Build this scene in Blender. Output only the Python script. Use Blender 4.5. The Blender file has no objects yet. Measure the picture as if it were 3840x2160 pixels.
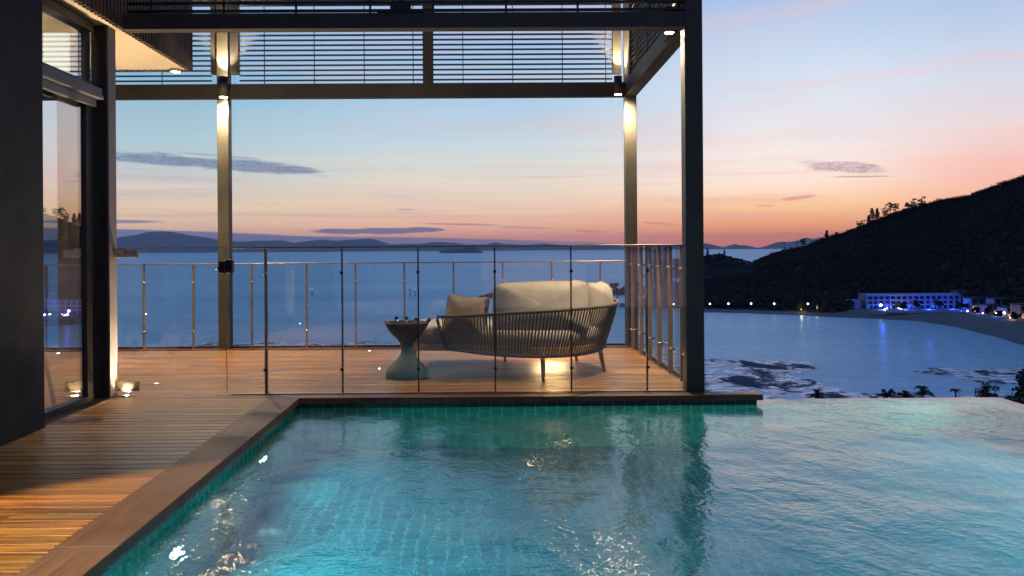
import bpy, math, random
from mathutils import Vector, Matrix, noise, Euler
random.seed(7)
R = math.radians
SC = bpy.context.scene
COL = SC.collection

# ------------------------------------------------------------------ helpers
class MB:
    """collects shapes; build() links them as ONE mesh object"""
    def __init__(s): s.v = []; s.f = []; s.r = []; s.sm = []
    def add(s, vs, fs, rnd=0.0, smooth=False):
        n = len(s.v); s.v += [tuple(v) for v in vs]
        for f in fs: s.f.append(tuple(i + n for i in f)); s.r.append(rnd); s.sm.append(smooth)
        return s
    def box(s, x0, x1, y0, y1, z0, z1, rnd=0.0, b=0.0):
        if b <= 0:
            vs = [(x, y, z) for z in (z0, z1) for y in (y0, y1) for x in (x0, x1)]
            return s.add(vs, [(0, 2, 3, 1), (4, 5, 7, 6), (0, 1, 5, 4), (2, 6, 7, 3), (0, 4, 6, 2), (1, 3, 7, 5)], rnd)
        # bevelled box: 24 verts
        vs = []; idx = {}
        for sx in (0, 1):
            for sy in (0, 1):
                for sz in (0, 1):
                    X = (x0, x1)[sx]; Y = (y0, y1)[sy]; Z = (z0, z1)[sz]
                    dx = b if sx == 0 else -b; dy = b if sy == 0 else -b; dz = b if sz == 0 else -b
                    idx[sx, sy, sz, 0] = len(vs); vs.append((X, Y + dy, Z + dz))
                    idx[sx, sy, sz, 1] = len(vs); vs.append((X + dx, Y, Z + dz))
                    idx[sx, sy, sz, 2] = len(vs); vs.append((X + dx, Y + dy, Z))
        F = []; g = lambda a, b_, c, k: idx[a, b_, c, k]
        c = Vector(((x0 + x1) / 2, (y0 + y1) / 2, (z0 + z1) / 2))
        for q in (0, 1):
            F.append([g(q, 0, 0, 0), g(q, 1, 0, 0), g(q, 1, 1, 0), g(q, 0, 1, 0)])
            F.append([g(0, q, 0, 1), g(1, q, 0, 1), g(1, q, 1, 1), g(0, q, 1, 1)])
            F.append([g(0, 0, q, 2), g(1, 0, q, 2), g(1, 1, q, 2), g(0, 1, q, 2)])
        for a in (0, 1):
            for e in (0, 1):
                F.append([g(a, e, 0, 0), g(a, e, 1, 0), g(a, e, 1, 1), g(a, e, 0, 1)])
                F.append([g(a, 0, e, 0), g(a, 1, e, 0), g(a, 1, e, 2), g(a, 0, e, 2)])
                F.append([g(0, a, e, 1), g(1, a, e, 1), g(1, a, e, 2), g(0, a, e, 2)])
                for h in (0, 1): F.append([g(a, e, h, 0), g(a, e, h, 1), g(a, e, h, 2)])
        out = []
        for f in F:
            p = [Vector(vs[i]) for i in f]
            n = (p[1] - p[0]).cross(p[2] - p[0]); m = sum(p, Vector()) / len(p)
            out.append(f if n.dot(m - c) > 0 else f[::-1])
        return s.add(vs, out, rnd)
    def tube(s, pts, r, n=8, caps=True, rnd=0.0, flat=1.0, up=None):
        pts = [Vector(p) for p in pts]; rs = r if isinstance(r, (list, tuple)) else [r] * len(pts)
        vs = []
        for i, p in enumerate(pts):
            d = (pts[min(i + 1, len(pts) - 1)] - pts[max(i - 1, 0)])
            if d.length < 1e-9: d = Vector((0, 0, 1))
            d.normalize()
            u = Vector(up) if up else (Vector((0, 0, 1)) if abs(d.z) < .9 else Vector((1, 0, 0)))
            a = d.cross(u); a.normalize(); b = d.cross(a)
            for k in range(n):
                t = 2 * math.pi * k / n
                vs.append(p + a * (math.cos(t) * rs[i]) + b * (math.sin(t) * rs[i] * flat))
        fs = [(i * n + k, i * n + (k + 1) % n, (i + 1) * n + (k + 1) % n, (i + 1) * n + k) for i in range(len(pts) - 1) for k in range(n)]
        if caps: fs += [tuple(range(n))[::-1], tuple(range((len(pts) - 1) * n, len(pts) * n))]
        return s.add(vs, fs, rnd, True)
    def lathe(s, prof, c=(0, 0, 0), n=32, rnd=0.0, rot=None):
        vs = []; M = rot or Matrix.Identity(3); c = Vector(c)
        for r, z in prof:
            for k in range(n):
                t = 2 * math.pi * k / n; vs.append(c + M @ Vector((r * math.cos(t), r * math.sin(t), z)))
        fs = [(i * n + k, i * n + (k + 1) % n, (i + 1) * n + (k + 1) % n, (i + 1) * n + k) for i in range(len(prof) - 1) for k in range(n)]
        if prof[0][0] > 1e-5: fs.append(tuple(range(n))[::-1])
        if prof[-1][0] > 1e-5: fs.append(tuple(range((len(prof) - 1) * n, len(prof) * n)))
        return s.add(vs, fs, rnd, True)
    def quadcloud(s, c, rad, n, size, rnd=0.0, sq=(1, 1, 1)):
        c = Vector(c)
        for _ in range(n):
            while True:
                p = Vector((random.uniform(-1, 1), random.uniform(-1, 1), random.uniform(-1, 1)))
                if p.length < 1: break
            p = Vector((p.x * sq[0], p.y * sq[1], p.z * sq[2])) * rad + c
            a = Vector((random.gauss(0, 1), random.gauss(0, 1), random.gauss(0, 1))).normalized() * size * random.uniform(.6, 1.3)
            b = a.cross(Vector((random.gauss(0, 1), random.gauss(0, 1), random.gauss(0, 1)))).normalized() * size * random.uniform(.4, .9)
            s.add([p - a, p - b, p + a, p + b], [(0, 1, 2, 3)], rnd)
        return s
    def build(s, name, mat, parent=None, label=None):
        xs = [v[0] for v in s.v]; ys = [v[1] for v in s.v]; zs = [v[2] for v in s.v]
        c = Vector(((min(xs) + max(xs)) / 2, (min(ys) + max(ys)) / 2, (min(zs)) if parent is None else (min(zs) + max(zs)) / 2))
        me = bpy.data.meshes.new(name)
        me.from_pydata([(v[0] - c.x, v[1] - c.y, v[2] - c.z) for v in s.v], [], s.f)
        me.polygons.foreach_set('use_smooth', s.sm)
        if any(s.r):
            at = me.attributes.new('rnd', 'FLOAT', 'FACE'); at.data.foreach_set('value', s.r)
        me.update(); me.materials.append(mat)
        o = bpy.data.objects.new(name, me); COL.objects.link(o)
        o.location = c - (wloc(parent) if parent else Vector())
        if parent: o.parent = parent
        if label: o['label'] = label
        return o
def wloc(o):
    p = Vector(o.location)
    while o.parent: o = o.parent; p += Vector(o.location)
    return p
def tag(o, label, cat=None, group=None, kind=None):
    o['label'] = label
    if cat: o['category'] = cat
    if group: o['group'] = group
    if kind: o['kind'] = kind
    return o
def thing(name, loc, label, cat, group=None, kind=None):
    o = bpy.data.objects.new(name, None); COL.objects.link(o); o.location = loc; o.empty_display_size = .1
    return tag(o, label, cat, group, kind)
def copy_tree(o, parent=None):
    c = o.copy(); COL.objects.link(c); c.parent = parent
    for ch in list(o.children): copy_tree(ch, c)
    return c

# ------------------------------------------------------------------ materials
def lin(c):
    return tuple(((x / 255) / 12.92 if x / 255 <= .04045 else ((x / 255 + .055) / 1.055) ** 2.4) for x in c) + (1,)
def newmat(name):
    m = bpy.data.materials.new(name); m.use_nodes = True; nt = m.node_tree; nt.nodes.clear()
    out = nt.nodes.new('ShaderNodeOutputMaterial'); return m, nt, out
def N(nt, typ, **k):
    n = nt.nodes.new(typ)
    for a, b in k.items():
        if a == 'inp':
            for i, v in b.items():
                if isinstance(v, bpy.types.NodeSocket): nt.links.new(v, n.inputs[i])
                else: n.inputs[i].default_value = v
        else: setattr(n, a, b)
    return n
def mth(nt, op, a, b=None, c=None, clamp=False):
    n = nt.nodes.new('ShaderNodeMath'); n.operation = op; n.use_clamp = clamp
    for i, v in enumerate((a, b, c)):
        if v is None: continue
        if isinstance(v, bpy.types.NodeSocket): nt.links.new(v, n.inputs[i])
        else: n.inputs[i].default_value = v
    return n.outputs[0]
def mixc(nt, f, a, b, blend='MIX'):
    n = nt.nodes.new('ShaderNodeMix'); n.data_type = 'RGBA'; n.blend_type = blend
    for i, v in ((0, f), (6, a), (7, b)):
        if isinstance(v, bpy.types.NodeSocket): nt.links.new(v, n.inputs[i])
        else: n.inputs[i].default_value = v
    return n.outputs[2]
def coords(nt, scale=(1, 1, 1), rot=(0, 0, 0), kind='Object', loc=(0, 0, 0)):
    t = nt.nodes.new('ShaderNodeTexCoord'); m = nt.nodes.new('ShaderNodeMapping')
    m.inputs['Scale'].default_value = scale; m.inputs['Rotation'].default_value = rot; m.inputs['Location'].default_value = loc
    nt.links.new(t.outputs[kind], m.inputs[0]); return m.outputs[0]
def world_coords(nt, scale=(1, 1, 1), rot=(0, 0, 0)):
    g = nt.nodes.new('ShaderNodeNewGeometry'); m = nt.nodes.new('ShaderNodeMapping')
    m.inputs['Scale'].default_value = scale; m.inputs['Rotation'].default_value = rot
    nt.links.new(g.outputs['Position'], m.inputs[0]); return m.outputs[0]
def noi(nt, vec, scale=5, detail=4, rough=.55, dist=0.0):
    return N(nt, 'ShaderNodeTexNoise', inp={'Vector': vec, 'Scale': scale, 'Detail': detail, 'Roughness': rough, 'Distortion': dist}).outputs[0]
def mrange(nt, v, a, b, c=0.0, d=1.0, smooth=True):
    n = N(nt, 'ShaderNodeMapRange', inp={0: v, 1: a, 2: b, 3: c, 4: d}); n.clamp = True
    if smooth: n.interpolation_type = 'SMOOTHSTEP'
    return n.outputs[0]
def simple(name, col, rough=.6, metal=0.0, var=.25, nscale=8, bump=.1, bscale=60, spec=.5, stretch=(1, 1, 1), coat=0.0):
    m, nt, out = newmat(name)
    vec = world_coords(nt, stretch)
    n1 = noi(nt, vec, nscale, 5); n2 = noi(nt, vec, bscale, 3)
    f = mrange(nt, n1, .3, .7)
    c0 = tuple(x * (1 - var) for x in col[:3]) + (1,); c1 = tuple(min(1, x * (1 + var)) for x in col[:3]) + (1,)
    c = mixc(nt, f, c0, c1)
    bp = N(nt, 'ShaderNodeBump', inp={'Strength': bump, 'Distance': .003, 'Height': n2})
    rr = mrange(nt, n1, .3, .7, max(0, rough - .08), min(1, rough + .08))
    p = N(nt, 'ShaderNodeBsdfPrincipled', inp={'Base Color': c, 'Roughness': rr, 'Metallic': metal, 'Normal': bp.outputs[0], 'Specular IOR Level': spec, 'Coat Weight': coat})
    nt.links.new(p.outputs[0], out.inputs[0]); return m
def emit(name, col, s):
    m, nt, out = newmat(name); e = N(nt, 'ShaderNodeEmission', inp={0: tuple(col) + (1,), 1: s}); nt.links.new(e.outputs[0], out.inputs[0]); return m
WARM = (1.0, .76, .47)

def wood(name, c0, c1, rough, along='X', spec=.5):
    m, nt, out = newmat(name)
    st = (1.2, 22, 8) if along == 'X' else (22, 1.2, 8)
    vec = world_coords(nt, st)
    at = N(nt, 'ShaderNodeAttribute', attribute_name='rnd')
    off = N(nt, 'ShaderNodeVectorMath', operation='ADD', inp={0: vec})
    cmb = N(nt, 'ShaderNodeCombineXYZ', inp={0: mth(nt, 'MULTIPLY', at.outputs['Fac'], 37.0), 1: mth(nt, 'MULTIPLY', at.outputs['Fac'], 91.0), 2: at.outputs['Fac']})
    nt.links.new(cmb.outputs[0], off.inputs[1]); v = off.outputs[0]
    g = noi(nt, v, 1.3, 8, .65, .6); g2 = noi(nt, v, 5, 6, .7, .2)
    f = mth(nt, 'ADD', mth(nt, 'MULTIPLY', g, .7), mth(nt, 'MULTIPLY', g2, .3))
    c = mixc(nt, mrange(nt, f, .35, .68), lin(c0), lin(c1))
    if name == 'deck_timber':
        q = N(nt, 'ShaderNodeSeparateXYZ', inp={0: N(nt, 'ShaderNodeNewGeometry').outputs['Position']})
        ax = mth(nt, 'MULTIPLY', mth(nt, 'ABSOLUTE', mth(nt, 'SUBTRACT', mth(nt, 'FRACT', mth(nt, 'DIVIDE', mth(nt, 'ADD', q.outputs[0], 20.0), .45)), .5)), .45)
        ay = mth(nt, 'MULTIPLY', mth(nt, 'FRACT', mth(nt, 'DIVIDE', mth(nt, 'ADD', q.outputs[1], 1.456 + 9.6), .096)), .096)
        ay = mth(nt, 'ABSOLUTE', mth(nt, 'SUBTRACT', mth(nt, 'ABSOLUTE', mth(nt, 'SUBTRACT', ay, .045)), .026))
        dd = mth(nt, 'SQRT', mth(nt, 'ADD', mth(nt, 'MULTIPLY', ax, ax), mth(nt, 'MULTIPLY', ay, ay)))
        c = mixc(nt, mrange(nt, dd, .0058, .0042), c, (.012, .008, .005, 1))
    hs = N(nt, 'ShaderNodeHueSaturation', inp={'Color': c, 'Value': mrange(nt, at.outputs['Fac'], 0, 1, .62, 1.35, False), 'Saturation': mrange(nt, g2, .3, .7, .85, 1.12, False), 'Hue': mrange(nt, mth(nt, 'FRACT', mth(nt, 'MULTIPLY', at.outputs['Fac'], 7.3)), 0, 1, .49, .51, False)})
    big = noi(nt, world_coords(nt, (1, 1, 1)), 1.1, 5, .6)
    c2 = mixc(nt, mrange(nt, big, .45, .7, 0, .35), hs.outputs[0], lin((110, 98, 90)), 'MIX')
    bp = N(nt, 'ShaderNodeBump', inp={'Strength': .25, 'Distance': .0015, 'Height': f})
    rr = mrange(nt, mth(nt, 'ADD', mth(nt, 'MULTIPLY', g, .5), mth(nt, 'MULTIPLY', big, .5)), .35, .65, rough - .1, rough + .14)
    p = N(nt, 'ShaderNodeBsdfPrincipled', inp={'Base Color': c2, 'Roughness': rr, 'Normal': bp.outputs[0], 'Specular IOR Level': spec})
    nt.links.new(p.outputs[0], out.inputs[0]); return m

M = {}
M['deck'] = wood('deck_timber', (78, 52, 18), (160, 110, 46), .42, spec=.28)
M['coping'] = wood('coping_timber', (76, 48, 33), (108, 74, 52), .52, 'Y', .25)
M['copingX'] = wood('coping_timber_cross', (92, 54, 36), (134, 86, 58), .5, 'X', .3)
M['void'] = simple('dark_subfloor', (.01, .009, .008), .9)
M['steel'] = simple('bronze_painted_steel', (.050, .046, .036), .5, .0, .12, 3, .05, 200, .3)
M['louvre'] = simple('louvre_metal', (.05, .047, .042), .45, 0, .15, 4, .05, 100)
M['wall'] = simple('charcoal_render', (.012, .0108, .0115), .75, 0, .3, 5, .5, 90)
M['frame'] = simple('window_frame_metal', (.022, .02, .018), .4, 0, .15, 5, .05, 120)
M['postface'] = simple('pale_post', (.16, .13, .12), .5, 0, .15, 4, .1, 80)
M['hood'] = simple('hood_metal', (.12, .115, .125), .4, 0, .15, 4, .06, 100)
M['soffit'] = simple('cream_soffit', (.55, .47, .35), .7, 0, .05, 2, .03, 200)
M['batten'] = simple('timber_battens', (.12, .075, .048), .6, 0, .35, 6, .2, 60, stretch=(1, 1, .2))
M['chrome'] = simple('brushed_fitting', (.45, .38, .30), .3, .9, .1, 20, .05, 200)
M['darkmetal'] = simple('black_hardware', (.012, .012, .012), .4, .3, .1)
M['railpost'] = simple('anodised_post', (.20, .155, .115), .4, .35, .08, 10, 0, 50)
M['fabric'] = simple('beige_fabric', (.39, .345, .27), .9, 0, .08, 12, .35, 350, .2)
M['fabric2'] = simple('tan_fabric', (.27, .205, .135), .9, 0, .08, 12, .35, 350, .2)
M['rope'] = simple('woven_rope', (.115, .105, .075), .8, 0, .15, 25, .5, 260, .3)
M['teak'] = simple('teak', (.46, .25, .09), .5, 0, .25, 9, .2, 90, stretch=(1, 6, 6))
M['concrete'] = simple('dark_concrete', (.018, .017, .014), .75, 0, .2, 9, .3, 120)
M['bottle'] = simple('dark_bottle', (.02, .03, .018), .12, 0, .1, 5, 0, 50)
M['foil'] = simple('bottle_foil', (.45, .30, .28), .35, .6, .3, 40, .3, 200)
M['foil_dark'] = simple('dark_foil', (.05, .035, .035), .4, .4, .3, 40, .3, 200)
M['interior'] = simple('interior_plaster', (.10, .092, .078), .7, 0, .1)
M['lens'] = emit('lamp_lens', (1.0, .80, .52), 170)
M['lens_soft'] = emit('lamp_lens_soft', (1.0, .80, .52), 9)
M['panel_glow'] = emit('glowing_panel', (1.0, .84, .60), 1.6)
M['poollens'] = emit('pool_lamp_lens', (.85, 1.0, 1.0), 60)
M['shorelamp'] = emit('shore_lamp_glow', (1.0, .86, .5), 9)
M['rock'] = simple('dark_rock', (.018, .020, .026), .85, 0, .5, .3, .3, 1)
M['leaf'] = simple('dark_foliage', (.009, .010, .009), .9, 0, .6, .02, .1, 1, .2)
M['leafnear'] = simple('near_foliage', (.018, .028, .018), .7, 0, .4, 1.5, .1, 8, .2)
M['trunk'] = simple('dark_trunk', (.03, .024, .02), .85, 0, .3, 3, .2, 20)
M['sand'] = simple('beach_sand', (.085, .09, .095), .9, 0, .15, .05, .1, 1)
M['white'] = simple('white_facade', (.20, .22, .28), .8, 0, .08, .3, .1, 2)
M['darkglass'] = simple('dark_window', (.012, .016, .03), .25, 0, .2, 1)
M['litwin'] = emit('lit_window', (1.0, .62, .34), .55)
M['blue_emit'] = emit('blue_strip', (.04, .09, 1.0), 3.0)
M['blue_spot'] = emit('blue_lamp', (.35, .45, 1.0), 14)
M['green_emit'] = emit('green_lamp', (.15, 1.0, .6), 1.6)
M['warm_spot'] = emit('garden_lamp', (1.0, .75, .35), 8)

# hill terrain: dark scrub ground
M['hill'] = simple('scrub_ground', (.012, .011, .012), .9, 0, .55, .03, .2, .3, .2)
M['nearhill'] = simple('garden_slope', (.018, .024, .016), .9, 0, .5, .3, .3, 2, .2)
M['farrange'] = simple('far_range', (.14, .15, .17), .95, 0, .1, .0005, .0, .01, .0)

def glass(name, tint=(.97, .985, .975), refl=1.0, ior=1.5, rough=0.0, dirt=False):
    m, nt, out = newmat(name)
    tr = N(nt, 'ShaderNodeBsdfTransparent', inp={0: tuple(tint) + (1,)})
    gl = N(nt, 'ShaderNodeBsdfGlossy', inp={0: (1, 1, 1, 1), 1: rough})
    bf = N(nt, 'ShaderNodeNewGeometry').outputs['Backfacing']
    fr = N(nt, 'ShaderNodeFresnel', inp={0: mrange(nt, bf, 0, 1, ior, 1 / ior, False)})
    f = mth(nt, 'MULTIPLY', fr.outputs[0], refl, clamp=True)
    mx = N(nt, 'ShaderNodeMixShader', inp={0: f, 1: tr.outputs[0], 2: gl.outputs[0]}); o = mx.outputs[0]
    if dirt:
        vec = world_coords(nt, (1, 1, 1)); vo = N(nt, 'ShaderNodeTexVoronoi', inp={'Vector': vec, 'Scale': 95.0})
        sp = mth(nt, 'MAXIMUM', mrange(nt, vo.outputs['Distance'], .10, .26, 1, 0), .06); nn = noi(nt, vec, 9, 3)
        z = N(nt, 'ShaderNodeSeparateXYZ', inp={0: vec}).outputs[2]
        k = mth(nt, 'MULTIPLY', mth(nt, 'MULTIPLY', sp, mrange(nt, nn, .40, .62)), mrange(nt, z, .1, .6, .16, .02))
        df = N(nt, 'ShaderNodeBsdfDiffuse', inp={0: (.8, .8, .8, 1)}); tl = N(nt, 'ShaderNodeBsdfTranslucent', inp={0: (.8, .8, .8, 1)})
        ms = N(nt, 'ShaderNodeMixShader', inp={0: .5, 1: df.outputs[0], 2: tl.outputs[0]})
        mm = N(nt, 'ShaderNodeMixShader', inp={0: k, 1: o, 2: ms.outputs[0]}); o = mm.outputs[0]
    nt.links.new(o, out.inputs[0]); return m
M['glass'] = glass('fence_glass')
M['gateglass'] = glass('wet_gate_glass', dirt=True)
M['glassedge'] = simple('green_glass_edge', (.02, .05, .04), .2, 0, .1)
M['window'] = glass('window_glass', (.86, .90, .90), 3.2)

def tiles(dark=False, nm='pool_tile', pal=((.006, .11, .085, 1), (.016, .19, .15, 1)), gc=(.08, .34, .28, 1)):
    m, nt, out = newmat('shaded_tile' if dark else nm)
    g = N(nt, 'ShaderNodeNewGeometry'); sp = N(nt, 'ShaderNodeSeparateXYZ', inp={0: g.outputs['Position']})
    X, Y, Z = sp.outputs; s = .0925; nx = N(nt, 'ShaderNodeSeparateXYZ', inp={0: g.outputs['Normal']})
    grout = None; cells = []
    for ax, off, ni in ((X, .02, 0), (Y, .03, 1), (Z, .0925 * 2, 2)):
        u = mth(nt, 'DIVIDE', mth(nt, 'ADD', ax, off + 9.25), s); fr = mth(nt, 'FRACT', u)
        d = mth(nt, 'ABSOLUTE', mth(nt, 'SUBTRACT', fr, .5)); line = mrange(nt, d, .455, .475)
        line = mth(nt, 'MULTIPLY', line, mth(nt, 'LESS_THAN', mth(nt, 'ABSOLUTE', nx.outputs[ni]), .5))
        cells.append(mth(nt, 'FLOOR', u)); grout = line if grout is None else mth(nt, 'MAXIMUM', grout, line)
    cv = N(nt, 'ShaderNodeCombineXYZ', inp={0: cells[0], 1: cells[1], 2: cells[2]})
    wn = N(nt, 'ShaderNodeTexWhiteNoise', inp={0: cv.outputs[0]})
    c = mixc(nt, wn.outputs[0], *(((.006, .018, .014, 1), (.012, .032, .026, 1)) if dark else pal))
    c = mixc(nt, mth(nt, 'MULTIPLY', grout, .85), c, (.03, .07, .055, 1) if dark else gc)
    p = N(nt, 'ShaderNodeBsdfPrincipled', inp={'Base Color': c, 'Roughness': mth(nt, 'ADD', mth(nt, 'MULTIPLY', grout, .5), .18)})
    nt.links.new(p.outputs[0], out.inputs[0]); return m
M['tile'] = tiles()
M['floortile'] = tiles(False, 'water_tinted_tile', ((.003, .105, .125, 1), (.010, .185, .205, 1)), (.10, .40, .42, 1))  # bluer tile colour stands in for light absorbed by the deeper water
M['band'] = tiles(True)  # same tile in darker colours, painting in the shade above the water

def poolwater():
    m, nt, out = newmat('pool_water')
    v1 = world_coords(nt, (1.3, 1.0, 1), (0, 0, R(32))); v2 = world_coords(nt, (1.2, 1.4, 1), (0, 0, R(10)))
    big = noi(nt, v1, 1.7, 1, .4, .2); mid = noi(nt, v1, 5.5, 2, .5, .35); fine = noi(nt, v2, 24, 2, .5)
    patch = mrange(nt, noi(nt, world_coords(nt, (1, 1, 1)), .8, 2), .40, .60, .25, 1)
    h = mth(nt, 'ADD', mth(nt, 'MULTIPLY', big, .8), mth(nt, 'ADD', mth(nt, 'MULTIPLY', mth(nt, 'MULTIPLY', mid, .60), patch), mth(nt, 'MULTIPLY', mth(nt, 'MULTIPLY', fine, patch), .17)))
    bp = N(nt, 'ShaderNodeBump', inp={'Strength': 1.0, 'Distance': .022, 'Height': h})
    g = N(nt, 'ShaderNodeBsdfRefraction', inp={0: (.80, .97, 1.0, 1), 1: .05, 2: 1.33, 'Normal': bp.outputs[0]})
    gl = N(nt, 'ShaderNodeBsdfGlossy', inp={0: (1, 1, 1, 1), 1: .135, 'Normal': bp.outputs[0]})
    fr = N(nt, 'ShaderNodeFresnel', inp={0: 2.0, 'Normal': bp.outputs[0]})
    mx = N(nt, 'ShaderNodeMixShader', inp={0: fr.outputs[0], 1: g.outputs[0], 2: gl.outputs[0]})
    nt.links.new(mx.outputs[0], out.inputs[0]); return m
M['water'] = poolwater()

def seamat():
    m, nt, out = newmat('sea_water')
    v = world_coords(nt, (1, 1, 1)); vs = world_coords(nt, (.25, 1, 1), (0, 0, R(12)))
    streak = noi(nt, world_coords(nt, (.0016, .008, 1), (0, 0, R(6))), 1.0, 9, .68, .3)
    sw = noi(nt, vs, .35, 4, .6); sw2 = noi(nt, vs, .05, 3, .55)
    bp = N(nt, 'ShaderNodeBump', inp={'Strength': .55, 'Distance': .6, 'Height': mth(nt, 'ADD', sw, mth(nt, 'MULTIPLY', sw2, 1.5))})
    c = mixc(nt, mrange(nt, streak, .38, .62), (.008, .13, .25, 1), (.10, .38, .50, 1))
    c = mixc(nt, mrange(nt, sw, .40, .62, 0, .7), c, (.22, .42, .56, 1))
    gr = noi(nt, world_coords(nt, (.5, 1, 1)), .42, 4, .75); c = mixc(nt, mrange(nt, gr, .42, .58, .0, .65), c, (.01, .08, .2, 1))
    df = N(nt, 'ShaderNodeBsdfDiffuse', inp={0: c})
    gl = N(nt, 'ShaderNodeBsdfGlossy', inp={0: (.57, .80, 1.0, 1), 1: mrange(nt, streak, .3, .7, .36, .26), 'Normal': bp.outputs[0]})
    fr = N(nt, 'ShaderNodeFresnel', inp={0: 1.33, 'Normal': bp.outputs[0]})
    mx = N(nt, 'ShaderNodeMixShader', inp={0: mrange(nt, fr.outputs[0], 0, .9, .26, .50, False), 1: df.outputs[0], 2: gl.outputs[0]})
    nt.links.new(mx.outputs[0], out.inputs[0]); return m
M['sea'] = seamat()

def flatmat():
    m, nt, out = newmat('tidal_flat')
    v = world_coords(nt, (1, .55, 1), (0, 0, R(-20)))
    n = noi(nt, v, .06, 8, .62, 1.0); n2 = noi(nt, v, .5, 5, .7)
    vv = mth(nt, 'ADD', mth(nt, 'MULTIPLY', n, .75), mth(nt, 'MULTIPLY', n2, .25))
    a = N(nt, 'ShaderNodeBsdfPrincipled', inp={'Base Color': (.045, .070, .105, 1), 'Roughness': .9, 'Specular IOR Level': 0.05})
    b = N(nt, 'ShaderNodeBsdfPrincipled', inp={'Base Color': (.74, .82, .93, 1), 'Roughness': .3})
    tr = N(nt, 'ShaderNodeBsdfTransparent')
    n3 = noi(nt, world_coords(nt, (.25, .9, 1), (0, 0, R(-14))), .5, 4, .65)
    foam = mth(nt, 'MULTIPLY', mth(nt, 'MULTIPLY', mrange(nt, vv, .41, .47), mrange(nt, vv, .56, .50)), mrange(nt, n3, .40, .56, .12, 1))
    mx = N(nt, 'ShaderNodeMixShader', inp={0: mrange(nt, vv, .485, .52), 1: tr.outputs[0], 2: a.outputs[0]})
    my = N(nt, 'ShaderNodeMixShader', inp={0: foam, 1: mx.outputs[0], 2: b.outputs[0]}); nt.links.new(my.outputs[0], out.inputs[0]); return m
M['flat'] = flatmat()

# ------------------------------------------------------------------ camera
cam = bpy.data.cameras.new('camera'); co = bpy.data.objects.new('camera', cam); COL.objects.link(co)
cam.sensor_width = 36; cam.lens = 28.0; cam.shift_x = .0248; cam.shift_y = -.0379
cam.clip_start = .05; cam.clip_end = 200000
th, ph = R(.4), R(.38)
F = Vector((math.sin(th), math.cos(th), 0)); R0 = Vector((math.cos(th), -math.sin(th), 0)); Zv = Vector((0, 0, 1))
Rt = R0 * math.cos(ph) - Zv * math.sin(ph); Up = R0 * math.sin(ph) + Zv * math.cos(ph)
mat = Matrix((Rt, Up, -F)).transposed().to_4x4(); mat.translation = (0, 0, 1.22); co.matrix_world = mat
SC.camera = co

# ------------------------------------------------------------------ sky (world)
W = bpy.data.worlds.new('World'); SC.world = W; W.use_nodes = True; nt = W.node_tree; nt.nodes.clear()
wo = nt.nodes.new('ShaderNodeOutputWorld'); bg = nt.nodes.new('ShaderNodeBackground'); nt.links.new(bg.outputs[0], wo.inputs[0])
tc = nt.nodes.new('ShaderNodeTexCoord'); nv = N(nt, 'ShaderNodeVectorMath', operation='NORMALIZE', inp={0: tc.outputs['Generated']})
sp = N(nt, 'ShaderNodeSeparateXYZ', inp={0: nv.outputs[0]}); dx, dy, dz = sp.outputs
DEG = 57.29578
EL = mth(nt, 'MULTIPLY', mth(nt, 'ARCSINE', dz), DEG); AZ = mth(nt, 'MULTIPLY', mth(nt, 'ARCTAN2', dx, dy), DEG)
def skynoise(sx, sy, scale, detail, rough=.55, dist=0.0, off=(0, 0)):
    c = N(nt, 'ShaderNodeCombineXYZ', inp={0: mth(nt, 'MULTIPLY_ADD', AZ, sx, off[0]), 1: mth(nt, 'MULTIPLY_ADD', EL, sy, off[1]), 2: 0.0})
    return noi(nt, c.outputs[0], scale, detail, rough, dist)
warp = skynoise(.03, .10, 1.0, 3, .5, .3)
ELW = mth(nt, 'ADD', EL, mth(nt, 'MULTIPLY', mth(nt, 'SUBTRACT', warp, .5), mrange(nt, EL, 0, 12, .6, 3.2, False)))
def ramp(stops):
    r = nt.nodes.new('ShaderNodeValToRGB'); cr = r.color_ramp
    f = mth(nt, 'POWER', mth(nt, 'DIVIDE', mth(nt, 'MAXIMUM', ELW, 0.0), 90.0), .5)
    nt.links.new(f, r.inputs[0])
    while len(cr.elements) < len(stops): cr.elements.new(.5)
    for e, (d, c) in zip(cr.elements, stops): e.position = (d / 90) ** .5; e.color = lin(c)
    return r.outputs[0]
TOP = [(17.5, (150, 179, 219)), (30, (98, 142, 206)), (90, (52, 78, 140))]
L = ramp([(0, (206, 154, 152)), (1.2, (236, 184, 152)), (2.2, (236, 200, 164)), (3.2, (226, 198, 170)), (5, (196, 200, 198)), (8, (158, 194, 208)), (11, (128, 178, 206))] + TOP)
C_ = ramp([(0, (238, 146, 128)), (.8, (250, 164, 132)), (1.7, (247, 188, 152)), (3, (242, 210, 182)), (5, (222, 214, 200)), (8, (188, 210, 220)), (11, (162, 194, 222))] + TOP)
Rr = ramp([(0, (252, 122, 78)), (.8, (255, 142, 84)), (1.7, (254, 176, 112)), (2.7, (254, 206, 150)), (4.2, (250, 226, 208)), (6.5, (238, 229, 226)), (11, (203, 218, 234))] + TOP)
FR = ramp([(0, (235, 130, 115)), (3, (250, 185, 158)), (5, (244, 192, 180)), (7.5, (230, 212, 212)), (10.5, (200, 209, 226)), (14, (170, 191, 222))] + TOP)
BK = ramp([(0, (60, 62, 88)), (4, (84, 82, 112)), (9, (88, 98, 130)), (17.5, (84, 102, 146)), (32, (74, 98, 152)), (90, (48, 72, 130))])
sky = mixc(nt, mrange(nt, AZ, -24, 0), L, C_); sky = mixc(nt, mrange(nt, AZ, 2, 20), sky, Rr)
sky = mixc(nt, mrange(nt, AZ, 23, 34), sky, FR)
sky = mixc(nt, mrange(nt, mth(nt, 'ABSOLUTE', AZ), 55, 115), sky, BK)
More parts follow.
